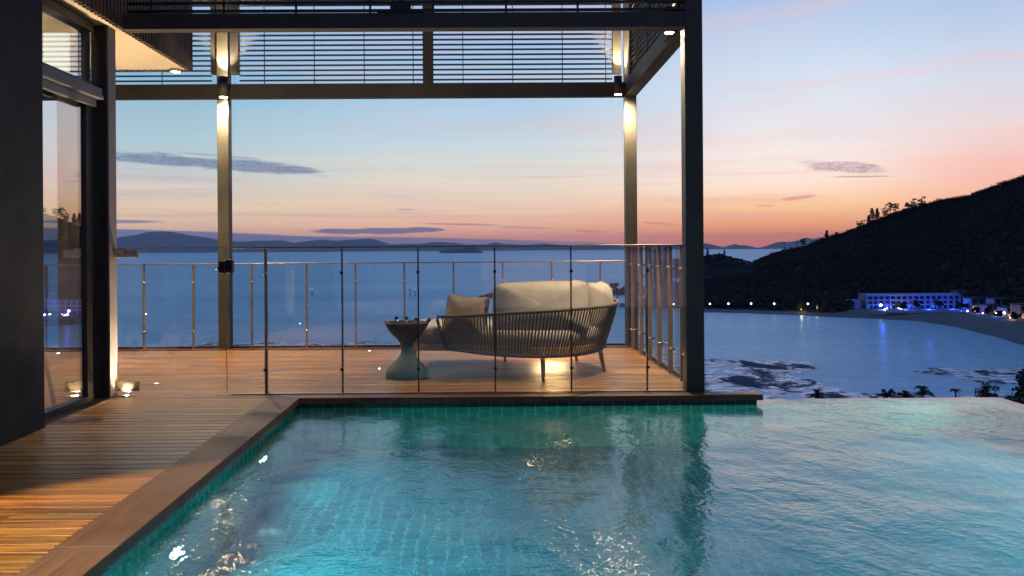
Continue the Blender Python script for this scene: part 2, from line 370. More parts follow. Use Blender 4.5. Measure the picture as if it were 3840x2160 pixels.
# thin cirrus: pink and lavender veils
ci = skynoise(.045, .42, 1.0, 7, .62, .5, (3, 1)); ci2 = skynoise(.02, .16, 1.0, 5, .6, .8, (9, 4))
veil = mth(nt, 'MULTIPLY', mrange(nt, ci, .45, .72), mrange(nt, EL, .2, 3, .0, .32)); veil = mth(nt, 'MULTIPLY', veil, mrange(nt, EL, 15, 24, 1, 0))
sky = mixc(nt, veil, sky, mixc(nt, mrange(nt, AZ, -10, 25), lin((206, 172, 178)), lin((246, 182, 172))))
veil2 = mth(nt, 'MULTIPLY', mrange(nt, ci2, .5, .75), mrange(nt, EL, 3, 8, 0, .26)); veil2 = mth(nt, 'MULTIPLY', veil2, mrange(nt, EL, 16, 26, 1, 0))
sky = mixc(nt, veil2, sky, mixc(nt, mrange(nt, AZ, 5, 30), lin((164, 180, 212)), lin((214, 198, 212))))
st = skynoise(.035, 1.5, 1.0, 6, .6, .25, (5, 2)); lowb = mth(nt, 'MULTIPLY', mrange(nt, EL, .9, 2.2, 0, 1), mrange(nt, EL, 4.5, 8.5, 1, 0))
sky = mixc(nt, mth(nt, 'MULTIPLY', mrange(nt, st, .50, .68, 0, .42), lowb), sky, mixc(nt, mrange(nt, AZ, -12, 22), lin((190, 160, 168)), lin((240, 170, 158))))
sky = mixc(nt, mth(nt, 'MULTIPLY', mrange(nt, st, .46, .34, 0, .30), lowb), sky, lin((252, 226, 190)))
edge = skynoise(.30, 2.4, 1.0, 6, .65, .4, (2, 8)); curd = skynoise(2.6, 7.5, 1.0, 6, .75, 1.2, (0, 0)); soft = skynoise(.08, .9, 1.0, 4, .55, .2, (7, 7))
def cloud(sky, a0, a1, e0, e1, h, col, amt, ragged=.5, curds=0.0, sharp=.8):
    """an elongated cloud from (azimuth a0, elevation e0) to (a1, e1), half-height h degrees"""
    t = mth(nt, 'DIVIDE', mth(nt, 'SUBTRACT', AZ, (a0 + a1) / 2), (a1 - a0) / 2)
    ec = mth(nt, 'MULTIPLY_ADD', t, (e1 - e0) / 2, (e0 + e1) / 2)
    v = mth(nt, 'DIVIDE', mth(nt, 'SUBTRACT', EL, ec), h)
    d = mth(nt, 'SUBTRACT', 1.0, mth(nt, 'ADD', mth(nt, 'POWER', mth(nt, 'ABSOLUTE', t), 3.0), mth(nt, 'POWER', mth(nt, 'ABSOLUTE', v), 2.0)))
    d = mth(nt, 'ADD', d, mth(nt, 'MULTIPLY', mth(nt, 'SUBTRACT', edge, .5), ragged * 3))
    k = mrange(nt, d, 0, sharp)
    if curds: k = mth(nt, 'MULTIPLY', k, mrange(nt, curd, .42, .60, 1 - curds, 1))
    return mixc(nt, mth(nt, 'MULTIPLY', k, amt), sky, lin(col))
# dark wisp crossing behind the left post
sky = cloud(sky, -27, -10.0, 6.4, 5.45, .50, (88, 108, 150), .85, .75, .30)
sky = cloud(sky, -21, -15, 6.6, 6.3, .12, (120, 140, 170), .5, .4)
# bank above the islands
sky = cloud(sky, -60, -7.0, 1.0, .25, 1.05, (112, 114, 152), .95, .12, 0, .22)
sky = cloud(sky, -30, 8.0, .45, .0, .80, (122, 112, 150), .9, .18, 0, .3)
sky = cloud(sky, -12.4, -2.6, 1.32, 1.40, .25, (112, 106, 144), .92, .95, 0, .5)
sky = cloud(sky, -6, 11, .75, .25, .20, (150, 120, 150), .8, .35)
sky = cloud(sky, -30, -21, 1.92, 1.98, .14, (110, 116, 150), .8, .3)
sky = cloud(sky, -4.6, 1.6, 1.88, 1.72, .09, (176, 134, 146), .8, .3)
sky = cloud(sky, -6.2, -4.6, 2.9, 2.86, .05, (170, 150, 160), .7, .2)
sky = cloud(sky, 1, 5.5, 1.62, 1.45, .08, (196, 138, 144), .7, .3)
sky = cloud(sky, 6.6, 9, 1.3, 1.16, .07, (196, 126, 132), .7, .3)
sky = cloud(sky, 11.2, 14, 1.87, 1.6, .08, (196, 136, 136), .7, .3)
# small clouds over the hill
sky = cloud(sky, 21.6, 27.2, 5.55, 4.95, .42, (150, 128, 146), .8, .8, .6)
sky = cloud(sky, 23.6, 27.8, 4.62, 4.48, .07, (186, 140, 148), .75, .4)
sky = cloud(sky, 20.6, 23.0, 3.18, 3.44, .16, (214, 142, 132), .75, .35)
sky = cloud(sky, 18.9, 20.4, 2.82, 2.8, .07, (214, 140, 128), .7, .3)
# afterglow of the sun, already down behind the hill, from the sky model
ns = nt.nodes.new('ShaderNodeTexSky'); ns.sky_type = 'NISHITA'; ns.sun_disc = False; ns.sun_elevation = R(.6); ns.sun_rotation = R(22); ns.dust_density = 2.0
sky = mixc(nt, 1.0, sky, mixc(nt, 1.0, ns.outputs[0], (.006, .006, .006, 1), 'MULTIPLY'), 'ADD')
low = mrange(nt, EL, -.6, 0, 0, 1)
sky = mixc(nt, low, mixc(nt, mrange(nt, AZ, -10, 20), lin((92, 110, 150)), lin((168, 140, 170))), sky)
nt.links.new(sky, bg.inputs[0]); bg.inputs[1].default_value = 1.15

sun = bpy.data.lights.new('afterglow_sun', 'SUN'); sun.energy = .03; sun.angle = R(40); sun.color = (1, .62, .42)
so = bpy.data.objects.new('afterglow_sun', sun); COL.objects.link(so)
sd = Vector((math.sin(R(22)) * math.cos(R(3)), math.cos(R(22)) * math.cos(R(3)), math.sin(R(3))))
so.rotation_euler = (-sd).to_track_quat('-Z', 'Y').to_euler(); so.location = (60, 150, 30)

# ------------------------------------------------------------------ lamps
def spot(name, parent, loc, aim, energy, cone, blend=.3, size=.03, col=WARM):
    l = bpy.data.lights.new(name, 'SPOT'); l.energy = energy; l.spot_size = R(cone); l.spot_blend = blend; l.shadow_soft_size = size; l.color = col
    o = bpy.data.objects.new(name, l); COL.objects.link(o); o.location = Vector(loc) - wloc(parent); o.parent = parent
    d = Vector(aim) - Vector(loc); o.rotation_euler = d.to_track_quat('-Z', 'Y').to_euler(); return o

# ------------------------------------------------------------------ deck
def boards(mb, y0, y1, xl, xr, z=0.0, pitch=.096, w=.0905, t=.022):
    y = y0
    while y + w <= y1 + 1e-6:
        r = xr(y + w / 2); x = xl(y + w / 2) - random.uniform(0, 2)
        while x < r - .05:
            e = min(r, x + random.uniform(2.2, 4.8))
            if r - e < .4: e = r
            s = max(x, xl(y + w / 2))
            if e > s + .02: mb.box(s, e - (.002 if e < r else 0), y, y + w, z - t, z, random.uniform(.02, 1), .0025)
            x = e
        y += pitch
deck = MB()
boards(deck, -1.456, 6.70401, lambda y: -7.2, lambda y: -1.768)
boards(deck, 6.704, 9.86, lambda y: -7.2, lambda y: 1.86)
deck = deck.build('deck', M['deck']); tag(deck, 'warm timber deck boards round the pool and out to the balustrade', 'deck', kind='structure')
b = MB(); b.box(-7.2, -1.80, -1.5, 9.86, -.30, -.03).box(-1.795, 1.86, 6.72, 9.86, -.30, -.03)
b = b.build('deck_substructure', M['void']); tag(b, 'dark slab under the timber deck boards', 'slab', kind='structure')
b = MB().box(-7.2, 1.93, 9.865, 9.99, -.3, .004, 0, .003).box(1.865, 1.93, 6.72, 9.862, -.3, .004, 0, .003)
b = b.build('deck_edge', M['copingX']); tag(b, 'timber trim along the outer edge of the terrace', 'trim', kind='structure')

# pool shell
P0, P1, PY0, PY1 = -1.54, 4.35, -3.2, 6.745
ZB = -1.35
pool = thing('swimming_pool', (1.4, 2, -1.5), 'green tiled infinity pool lit from under the water', 'pool')
t = MB()
t.add([(P0, PY0, ZB), (P1, PY0, ZB), (P1, PY1, ZB), (P0, PY1, ZB)], [(0, 1, 2, 3)])
t.build('pool_floor', M['floortile'], pool)
t = MB(); t.box(P0 - .2, P0, PY0, 6.61, ZB - .1, -.0935); t.build('side_wall', M['tile'], pool)
t = MB(); t.box(P0 + .001, 2.285, 6.607, 6.735, ZB - .1, -.0935); t.build('back_wall', M['tile'], pool)
t = MB(); t.box(P0 - .2, P0, PY0, 6.61, -.093, -.045).box(P0 + .001, 2.285, 6.607, 6.735, -.093, -.045); t.build('shaded_tile_strip', M['band'], pool)
t = MB(); t.box(2.287, P1 + .12, 6.745, 6.86, ZB - .1, -.094); t.build('infinity_edge', M['tile'], pool)
t = MB(); t.box(P1, P1 + .12, PY0, 6.743, ZB - .1, -.094); t.build('side_wall', M['tile'], pool)
t = MB(); t.box(P0, P1, PY0 - .15, PY0, ZB - .1, -.02); t.build('near_wall', M['tile'], pool)
w = MB(); n = 0
w.add([(P0, PY0, -.09), (P1 + .12, PY0, -.09), (P1 + .12, 6.606, -.09), (P0, 6.606, -.09)], [(0, 1, 2, 3)])
w.add([(2.286, 6.606, -.09), (P1 + .12, 6.606, -.09), (P1 + .12, 6.86, -.09), (2.286, 6.86, -.09)], [(0, 1, 2, 3)])
w = w.build('pool_water', M['water']); tag(w, 'rippled turquoise pool water reflecting the sunset sky', 'pool water', kind='structure')
# coping
t = MB()
ys = [-1.5, .9, 3.3, 5.2, 6.57]
for i in range(4):
    a, c = ys[i], ys[i + 1] - .002
    if i < 3: t.box(-1.765, -1.505, a, c, -.045, .004, random.uniform(.3, .8), .003)
    else: t.add([(-1.765, a, -.045), (-1.505, a, -.045), (-1.505, 6.57, -.045), (-1.765, 6.70, -.045), (-1.765, a, .004), (-1.505, a, .004), (-1.505, 6.57, .004), (-1.765, 6.70, .004)],
                [(0, 3, 2, 1), (4, 5, 6, 7), (0, 1, 5, 4), (1, 2, 6, 5), (2, 3, 7, 6), (3, 0, 4, 7)], .45)
t = t.build('pool_coping', M['coping']); tag(t, 'brown timber coping running along the left side of the pool', 'coping')
t = MB()
t.add([(-1.502, 6.57, -.045), (.5, 6.57, -.045), (.5, 6.70, -.045), (-1.76, 6.70, -.045), (-1.502, 6.57, .004), (.5, 6.57, .004), (.5, 6.70, .004), (-1.76, 6.70, .004)],
      [(0, 3, 2, 1), (4, 5, 6, 7), (0, 1, 5, 4), (1, 2, 6, 5), (2, 3, 7, 6), (3, 0, 4, 7)], .6)
t.box(.502, 2.325, 6.57, 6.70, -.045, .004, .4, .003)
t = t.build('pool_coping', M['copingX']); tag(t, 'timber coping under the glass fence, jutting out past the corner post', 'coping')

# underwater lamps
def pool_lamp(x, y, z, sx, label, energy, col=(.40, .97, 1.0), cone=150, lens=True):
    o = thing('pool_lamp', (x, y, z), label, 'pool light', 'underwater lamps in the pool walls')
    rot = Euler((0, R(90) * sx, 0)).to_matrix()
    MB().lathe([(.075, 0), (.075, .012), (.05, .016), (.05, .002)], (x, y, z), 24, rot=rot).build('rim', M['chrome'], o)
    MB().lathe([(.041, .001), (.034, .010), (0.0, .012)], (x, y, z), 24, rot=rot).build('lens', M['poollens'], o)
    spot('glow', o, (x + .03 * sx, y, z), (x + 1 * sx, y, z - .22), energy, cone, .6, .05, col)
pool_lamp(P0, 3.99, -.64, 1, 'nearer of the two bright pool lamps on the left pool wall', 190)
pool_lamp(P0, 5.60, -.66, 1, 'farther bright pool lamp on the left wall, towards the glass fence', 60)
pool_lamp(P0, 2.2, -.62, 1, 'pool lamp low on the left wall nearest the viewer', 430)
pool_lamp(P1, 5.95, -.45, -1, 'pool lamp in the right wall below the infinity edge corner', 90)
o = thing('pool_lamp', (3.7, PY0, -.55), 'added unseen spotlight behind the viewer brightening the far right pool corner', 'pool light', 'underwater lamps in the pool walls')
rot = Euler((R(-90), 0, 0)).to_matrix()
MB().lathe([(.075, 0), (.075, .012), (.05, .016), (.05, .002)], (3.7, PY0, -.55), 24, rot=rot).build('rim', M['chrome'], o)
MB().lathe([(.041, .001), (.034, .010), (0.0, .012)], (3.7, PY0, -.55), 24, rot=rot).build('lens', M['poollens'], o)
spot('glow', o, (3.7, PY0 + .05, -.55), (4.45, 6.5, -.62), 2600, 16, .8, .05, (.35, 1.0, .88))  # added lamp out of view, only there to brighten the far right corner
pool_lamp(P1, 4.4, -.5, -1, 'added unseen lamp midway along the right pool wall', 50)  # extra lamp out of view, put in to brighten the right side
pool_lamp(P1, 3.2, -.5, -1, 'pool lamp in the right wall close to the viewer', 300)

# ------------------------------------------------------------------ pergola frame
pg = thing('pergola', (-.7, 8.3, 0), 'dark bronze steel pergola frame with slatted screens over the terrace', 'pergola')
def seg(name, x0, x1, y0, y1, z0, z1, m='steel', b=.004, par=pg): return MB().box(x0, x1, y0, y1, z0, z1, 0, b).build(name, M[m], par)
seg('post', -3.262, -3.122, 9.890, 10.03, -.3, 5.2); seg('post', 1.807, 1.945, 9.890, 10.03, -.3, 5.2); seg('post', 1.728, 1.878, 6.70, 6.84, -.3, 5.2)
# front beam (web and bottom flange)
def ibeam(x0, x1, y0, y1, z0, z1):
    m = MB(); m.box(x0, x1, y0, y1, z0, z0 + .012); m.box(x0, x1, y0 + .004, y1 - .01, z0 + .0125, z1); return m
ibeam(-2.985, 1.727, 6.70, 6.82, 3.085, 3.215).build('front_beam', M['steel'], pg)
MB().box(-7.2, -3.263, 9.915, 10.0, 3.112, 3.294, 0, .004).box(-3.121, 1.806, 9.915, 10.0, 3.112, 3.294, 0, .004).build('back_beam', M['steel'], pg)
MB().add([(1.735, 6.842, 3.115), (1.87, 6.842, 3.115), (1.945, 9.888, 3.115), (1.80, 9.888, 3.115), (1.735, 6.842, 3.29), (1.87, 6.842, 3.29), (1.945, 9.888, 3.29), (1.80, 9.888, 3.29)], [(0, 3, 2, 1), (4, 5, 6, 7), (0, 1, 5, 4), (1, 2, 6, 5), (2, 3, 7, 6), (3, 0, 4, 7)]).build('side_beam', M['steel'], pg)
MB().box(1.70, 1.733, 6.842, 7.42, 3.13, 3.36).build('bracket', M['steel'], pg)
ZL0, ZL1 = 3.294, 5.0
def louvre_back(x0, x1, mull, zt=ZL1, par=pg, extra=None):
    m = MB(); k = 0
    while 3.342 + .0625 * k < zt:
        z = 3.342 + .0625 * k
        m.box(x0, x1, 9.935, 9.982, z - .0065, z + .0065); k += 1
    for x in mull: m.box(x - .005, x + .005, 9.925, 9.934, ZL0, zt)
    return m.build('louvre_panel', M['louvre'], par)
louvre_back(-7.2, -3.345, [-3.95, -4.57, -5.19, -5.81]); louvre_back(-2.995, -.71, [-2.68, -2.06, -1.44, -.83]); louvre_back(-.58, 1.655, [-.21, .41, 1.03, 1.57])
seg('jamb', -3.345, -3.275, 9.92, 9.99, 3.42, 5.0, 'frame'); seg('jamb', -3.105, -2.998, 9.92, 9.99, 3.42, 5.0, 'frame'); seg('jamb', -.71, -.58, 9.90, 9.985, 3.295, 5.0); seg('jamb', 1.657, 1.765, 9.92, 9.985, 3.40, 5.0)  # first two jambs take darker metal, painting in their lack of lamp light
seg('jamb', 1.795, 1.845, 9.55, 9.888, 3.291, 5.0)
m = MB(); k = 0   # side louvre, tilted blades seen between posts
while 3.342 + .0625 * k < 5.0:
    z = 3.342 + .0625 * k; m.box(1.815, 1.862, 7.45, 9.55, z - .0065, z + .0065); k += 1
for y in (8.0, 8.6, 9.2): m.box(1.805, 1.814, y - .005, y + .005, 3.29, 5.0)
m.build('louvre_panel', M['louvre'], pg); seg('jamb', 1.80, 1.86, 7.38, 7.45, 3.29, 5.0)
# front louvre above the beam (dark blades)
m = MB()
for k in range(16):
    z = 3.248 + .066 * k; m.box(-2.975, 1.727, 6.735, 6.782, z - .008, z + .008)
for x in (-2.76, -2.152, -1.546, -.922, -.39, .224, .83, 1.44): m.box(x - .009, x + .009, 6.72, 6.734, 3.216, 4.3)
m.build('louvre_panel', M['darkmetal'], pg)
m = MB(); m.box(-.685, -.64, 6.705, 6.719, 3.216, 4.3).box(-.75, -.575, 6.69, 6.704, 3.235, 3.29).box(-.86, -.46, 6.69, 6.72, 3.216, 3.228); m.build('joint_bracket', M['darkmetal'], pg)
# little chains under the louvre jambs
for x in (-3.315, -3.06):
    m = MB()
    for i in range(5): m.lathe([(0, -.006), (.007, 0), (0, .006)], (x, 9.95, 3.308 + i * .022), 8)
    m.build('chain', M['chrome'], pg)

# wall lamps on the pergola
def cyl_lamp(x, y, z0, z1, r, label, e_dn, e_up, aimdx=0.0, aimdy=.05):
    o = thing('cylinder_lamp', (x, y, z0), label, 'wall lamp', 'cylinder lamps on the pergola')
    MB().lathe([(r * .86, z0 + .006), (r, z0), (r, z1), (r * .86, z1 - .004)], (x, y, 0), 28).build('housing', M['steel'], o)
    MB().lathe([(r * .8, 0), (0, -.004)], (x, y, z0 - .001), 24).build('lens', M['lens'], o)
    if e_up: MB().lathe([(r * .8, 0), (0, .004)], (x, y, z1 + .001), 24).build('lens', M['lens'], o)
    MB().box(x - .02, x + .02, y + r * .8, y + r + .02, z0 + .05, z1 - .05).build('bracket', M['steel'], o)
    spot('glow', o, (x, y, z0 - .03), (x + aimdx, y + aimdy, z0 - 1), e_dn, 144, 1.0, .06)
    if e_up: spot('glow', o, (x, y, z1 + .03), (x + aimdx, y + aimdy * .6, z1 + 1), e_up, 84, .5, .03)
cyl_lamp(-3.15, 9.80, 3.106, 3.355, .057, 'cylinder lamp shining up and down on the left back post', 660, 330)
cyl_lamp(1.70, 9.79, 3.112, 3.338, .050, 'cylinder lamp beside the right back post', 680, 300, .12)
cyl_lamp(1.662, 6.97, 3.105, 3.33, .046, 'cylinder lamp behind the front beam by the tall corner post', 520, 200, .1, .05)

# ------------------------------------------------------------------ house
hs = thing('house', (-4.5, 5, 0), 'dark villa with cream soffit, timber battens and tall sliding glass', 'house')
MB().box(-4.6, -3.04, -3, 5.56, -.3, 3.09, 0, .004).build('wall', M['wall'], hs)
# upper volume: soffit, battens
m = MB(); m.box(-7.2, -3.05, -3, 5.30, 3.11, 3.20).box(-7.2, -3.70, 5.304, 8.30, 3.11, 3.20).box(-3.696, -3.05, 5.304, 8.30, 3.11, 3.20); m.build('soffit', M['soffit'], hs)
MB().box(-7.2, -3.10, -3, 8.28, 3.21, 6.0).build('upper_wall', M['wall'], hs)
m = MB(); y = -2.0
while y < 8.33: m.box(-3.045, -2.99, y, y + .026, 3.095, 5.9, random.uniform(.1, 1)); y += .062
m.build('batten_screen', M['batten'], hs)
m = MB(); x = -7.1
while x < -3.05: m.box(x, x + .026, 8.305, 8.35, 3.095, 5.9, random.uniform(.1, 1)); x += .062
m.build('batten_screen', M['batten'], hs)
# glazing
gz = MB().box(-3.225, -3.213, 5.562, 6.66, .05, 2.44).build('sliding_glass_door', M['window'], hs)
MB().box(-3.225, -3.213, 5.562, 6.66, 2.60, 3.02).build('window', M['window'], hs)
m = MB(); m.box(-3.26, -3.18, 5.562, 6.55, .0, .05); m.box(-3.25, -3.19, 6.47, 6.56, .051, 2.44); m.box(-3.27, -3.17, 5.562, 6.56, 2.44, 2.60); m.box(-3.27, -3.17, 5.562, 6.56, 3.02, 3.10); m.box(-3.25, -3.20, 6.47, 6.56, 2.601, 3.019)
m.build('window_frame', M['frame'], hs)
m = MB(); m.box(-3.168, -3.095, 5.562, 6.58, 2.47, 2.50, 0, .003).box(-3.168, -3.11, 5.562, 6.58, 2.501, 2.56, 0, .003).box(-3.168, -3.13, 5.562, 6.52, 2.40, 2.468, 0, .003); m.build('hood', M['hood'], hs)
MB().box(-3.24, -3.112, 6.66, 6.80, 0, 3.108, 0, .003).build('post', M['frame'], hs)
MB().box(-3.111, -3.100, 6.665, 6.80, 0, 3.106, 0, .001).build('post_lit_side', M['postface'], hs)  # thin pale sheet, the lit side face of the post put into colour
MB().box(-3.40, -3.262, 5.562, 6.60, 3.101, 3.108).build('window_head', M['frame'], hs)
# interior seen through the glass
it = MB().box(-4.755, -4.30, 9.2, 9.28, 0, 3.1).build('inner_partition', M['interior'], hs)
MB().box(-4.87, -4.757, 9.2, 9.28, 0, 3.1).build('inner_column', M['postface'], hs)
pl = MB().box(-3.44, -3.245, 6.30, 6.33, 2.64, 2.95).build('glow_panel', M['panel_glow'], hs)  # emission painted in for a cream lit patch, no lamp known here
m = MB().tube([(-3.52, 6.35, .62), (-3.30, 6.18, .02)], .018, 8); m = m.build('door_brace', M['steel'], hs)

# recessed lights
def downlight(x, y, z, r, label, energy, cone=110, mat='lens_soft'):
    o = thing('recessed_downlight', (x, y, z), label, 'downlight')
    MB().lathe([(r, .03), (r, 0), (r * .8, -.003), (r * .75, .012)], (x, y, z), 28).build('rim', M['chrome'], o)
    MB().lathe([(r * .74, 0), (0, -.002)], (x, y, z + .004), 24).build('lens', M[mat], o)
    spot('glow', o, (x, y, z - .03), (x, y, z - 1), energy, cone, .7, .04); return o
downlight(-3.15, 8.27, 3.075, .062, 'small round downlight at the edge of the cream soffit', 450, 120, 'lens')
def ground_lamp(x, y, r, label, energy, aim, cone=100, mat='lens_soft'):
    o = thing('deck_uplight', (x, y, 0), label, 'deck light')
    MB().lathe([(r, 0), (r, .005), (r * .8, .006)], (x, y, 0), 24).build('rim', M['chrome'], o)
    MB().lathe([(r * .76, .0052), (0, .0065)], (x, y, 0), 24).build('lens', M[mat], o)
    spot('glow', o, (x, y, .03), aim, energy, cone, .7, .03)
ground_lamp(-3.0, 6.75, .05, 'deck uplight glaring at the foot of the glass gate', 60, (-3.1, 6.95, 1), 120, 'lens')
ground_lamp(-3.0, 7.35, .04, 'deck uplight just beyond the glass gate, washing the soffit', 620, (-2.95, 7.25, 1), 150)
o = thing('lantern', (.62, 9.05, 0), 'long low warm lantern on the deck behind the daybed', 'lantern')
MB().box(.56, 1.02, 9.0, 9.16, .01, .12, 0, .004).box(.56, 1.02, 9.0, 9.16, .311, .33, 0, .004).build('frame', M['darkmetal'], o)
MB().box(.58, 1.0, 9.015, 9.145, .121, .31, 0, .004).build('shade', M['lens_soft'], o)
l = bpy.data.lights.new('lantern_glow', 'POINT'); l.energy = 36; l.color = (1, .55, .22); l.shadow_soft_size = .18; lo = bpy.data.objects.new('lantern_glow', l); COL.objects.link(lo); lo.parent = o; lo.location = (.15, -.2, .24)
ground_lamp(-1.05, 8.15, .022, 'tiny added light on the open boards left of the stool, in place of a reflection', 4, (-1.05, 8.15, 1), 60, 'lens')  # added lamp standing in for a small bright reflection
ground_lamp(-1.35, 9.6, .022, 'tiny added light close to the back balustrade, in place of a reflection', 4, (-1.35, 9.6, 1), 60, 'lens')  # likewise added in place of a bright reflected spot
# lamp on the wall towards the viewer, lighting the near boards
o = thing('wall_spotlight', (-2.95, 1.9, 2.95), 'spotlight on the dark house wall above the near boards', 'wall lamp')
MB().tube([(-3.03, 1.9, 3.0), (-2.96, 1.9, 3.0), (-2.91, 1.92, 2.94)], .035, 12).build('housing', M['darkmetal'], o)
spot('glow', o, (-2.88, 1.95, 2.88), (-1.25, 2.15, 0), 1150, 76, .12, .03)

# ------------------------------------------------------------------ front glass fence
FY = 6.765
fe = thing('glass_pool_fence', (0, FY, 0), 'frameless glass pool fence with thin posts along the pool edge', 'fence')
FX = [-1.833, -1.184, -.537, .115, .764, 1.411]
m0 = None
xs = [-2.15] + FX + [1.725]
for i in range(len(xs) - 1):
    MB().box(xs[i] + .006, xs[i + 1] - .006, FY - .005, FY + .005, .03, 1.235).build('glass_panel', M['glass'], fe)
proto = None
for i, x in enumerate(FX):
    wdt = .011 if i == 0 else .006
    p = MB().box(x - wdt, x + wdt, FY + .012, FY + .045, 0, 1.238, 0, .002).build('post', M['darkmetal'] if i else M['railpost'], fe)
    for z in (1.03, .21):
        MB().tube([(x, FY - .022, z), (x, FY + .011, z)], .014, 12).build('standoff', M['chrome'] if z > 1 and i == 0 else M['darkmetal'], p)
MB().box(-2.10, 1.727, FY - .010, FY + .035, 1.239, 1.252, 0, .002).build('top_rail', M['railpost'], fe)
MB().box(-2.12, 1.727, FY - .02, FY + .03, .004, .009).build('base_channel', M['railpost'], fe)
gt = thing('glass_gate', (-2.6, FY, 0), 'clear glass gate with metal hinges beside the house post', 'gate')
MB().box(-3.07, -2.162, FY - .005, FY + .005, .035, 1.247).build('glass_panel', M['gateglass'], gt)
MB().box(-3.07, -2.162, FY - .006, FY + .006, 1.2475, 1.2505).box(-2.1615, -2.1585, FY - .006, FY + .006, .035, 1.25).build('edge_trim', M['railpost'], gt)
for z0, z1 in ((1.17, 1.235), (.04, .125)):
    h = MB().box(-3.098, -2.905, FY - .020, FY - .006, z0, z1, 0, .003).box(-3.098, -2.905, FY + .006, FY + .020, z0, z1, 0, .003)
    if z0 > 1: h.box(-3.11, -2.99, FY - .035, FY - .021, z1 - .02, z1 + .012, 0, .002)
    h.build('hinge', M['chrome'], gt)
m = MB().box(-2.215, -2.165, FY - .04, FY + .03, 1.03, 1.135, 0, .006).box(-2.158, -2.10, FY - .04, FY + .03, 1.03, 1.145, 0, .006).tube([(-2.215, FY - .02, 1.075), (-2.245, FY - .02, 1.075)], .010, 10)
m.build('latch', M['darkmetal'], gt)

# ------------------------------------------------------------------ back balustrade
BY = 9.93
bb = thing('back_balustrade', (-1, BY, 0), 'low glass balustrade with slim bronze posts facing the sea', 'balustrade')
BX = [-6.0, -5.4, -4.80, -4.194, -3.582, -2.86, -2.177, -1.567, -.958, -.345, .268, .88, 1.487]
xs = [-6.6] + BX + [1.80]
for i in range(len(xs) - 1): MB().box(xs[i] + .006, xs[i + 1] - .006, BY + .035, BY + .045, .05, 1.045).build('glass_panel', M['glass'], bb)
for x in BX:
    p = MB().box(x - .010, x + .010, BY - .02, BY + .02, .005, 1.05, 0, .002).build('post', M['railpost'], bb)
    for z in (.83, .22): MB().tube([(x + .005, BY - .028, z), (x + .005, BY + .034, z)], .014, 10).build('standoff', M['chrome'], p)
MB().box(-7.0, 1.80, BY - .024, BY + .046, 1.051, 1.066, 0, .002).build('top_rail', M['railpost'], bb)
MB().box(-7.0, 1.80, BY + .02, BY + .055, .005, .03).build('base_channel', M['darkmetal'], bb)
# side screen
sd_ = thing('side_glass_screen', (1.83, 8.4, 0), 'glass side screen with flat bronze posts at the right of the terrace', 'glass screen')
SY = [9.62, 9.14, 8.67, 8.20, 7.73, 7.26]
ys = [9.86] + SY + [6.86]
for i in range(len(ys) - 1): MB().box(1.868, 1.878, ys[i + 1] + .006, ys[i] - .006, .05, 1.235).build('glass_panel', M['glass'], sd_)
for y in SY:
    p = MB().box(1.812, 1.858, y - .008, y + .008, .005, 1.24, 0, .002).build('post', M['railpost'], sd_)
    for z in (1.03, .24): MB().tube([(1.80, y, z), (1.880, y, z)], .014, 10).build('standoff', M['chrome'], p)
MB().box(1.812, 1.876, 6.85, 9.88, 1.241, 1.253, 0, .002).build('top_rail', M['railpost'], sd_)
MB().box(1.855, 1.89, 6.85, 9.86, .005, .035).build('base_channel', M['darkmetal'], sd_)

# ------------------------------------------------------------------ daybed
db = thing('daybed', (.45, 8.1, 0), 'round backed outdoor daybed woven in taupe rope with teak legs', 'daybed')
def catmull(P, n):
    out = []
    for i in range(len(P) - 1):
        p0 = Vector(P[max(i - 1, 0)]); p1 = Vector(P[i]); p2 = Vector(P[i + 1]); p3 = Vector(P[min(i + 2, len(P) - 1)])
        for k in range(n):
            t = k / n; out.append(.5 * ((2 * p1) + (p2 - p0) * t + (2 * p0 - 5 * p1 + 4 * p2 - p3) * t * t + (3 * p1 - p0 - 3 * p2 + p3) * t ** 3))
    out.append(Vector(P[-1])); return out
BOT = catmull([(-.345, 7.74, .262), (-.05, 7.52, .245), (.25, 7.37, .235), (.57, 7.31, .232), (.88, 7.40, .235), (1.10, 7.60, .245), (1.225, 7.90, .262), (1.24, 8.25, .28), (1.16, 8.58, .29)], 40)
TOP_ = catmull([(-.435, 7.66, .575), (-.12, 7.42, .60), (.22, 7.25, .632), (.57, 7.18, .655), (.93, 7.27, .672), (1.20, 7.50, .682), (1.35, 7.88, .688), (1.37, 8.28, .69), (1.26, 8.68, .69)], 40)
def resamp(P, n):
    L_ = [0]
    for i in range(len(P) - 1): L_.append(L_[-1] + (P[i + 1] - P[i]).length)
    out = []; j = 0
    for k in range(n):
        d = L_[-1] * k / (n - 1)
        while j < len(L_) - 2 and L_[j + 1] < d: j += 1
        t = (d - L_[j]) / max(1e-9, L_[j + 1] - L_[j]); out.append(P[j].lerp(P[j + 1], t))
    return out
NS = 96
b_ = resamp(BOT, NS); t_ = resamp(TOP_, NS)
m = MB()
for i in range(2, NS - 1):
    j = max(0, min(NS - 1, i)); mid = b_[i].lerp(t_[j], .5); c2 = Vector((.45, 8.15, mid.z)); outw = (mid - c2); outw.z = 0; outw.normalize()
    m.tube([t_[j], b_[i].lerp(t_[j], .72) + outw * .006, b_[i].lerp(t_[j], .35) + outw * .006, b_[i]], .0086, 6, False, random.uniform(.1, 1), .5, up=tuple(outw))
m.build('rope_weave', M['rope'], db)
rim = [b_[0], b_[0].lerp(t_[0], .5), b_[0].lerp(t_[0], .88), t_[0].lerp(t_[1], .6) + Vector((0, 0, .004))] + t_[2:] + [t_[-1].lerp(b_[-1], .5), b_[-1]]
m = MB().tube(rim, .0155, 10); m.build('top_rim', M['rope'], db)
m = MB().tube(b_, .017, 10); m.build('bottom_rim', M['rope'], db)
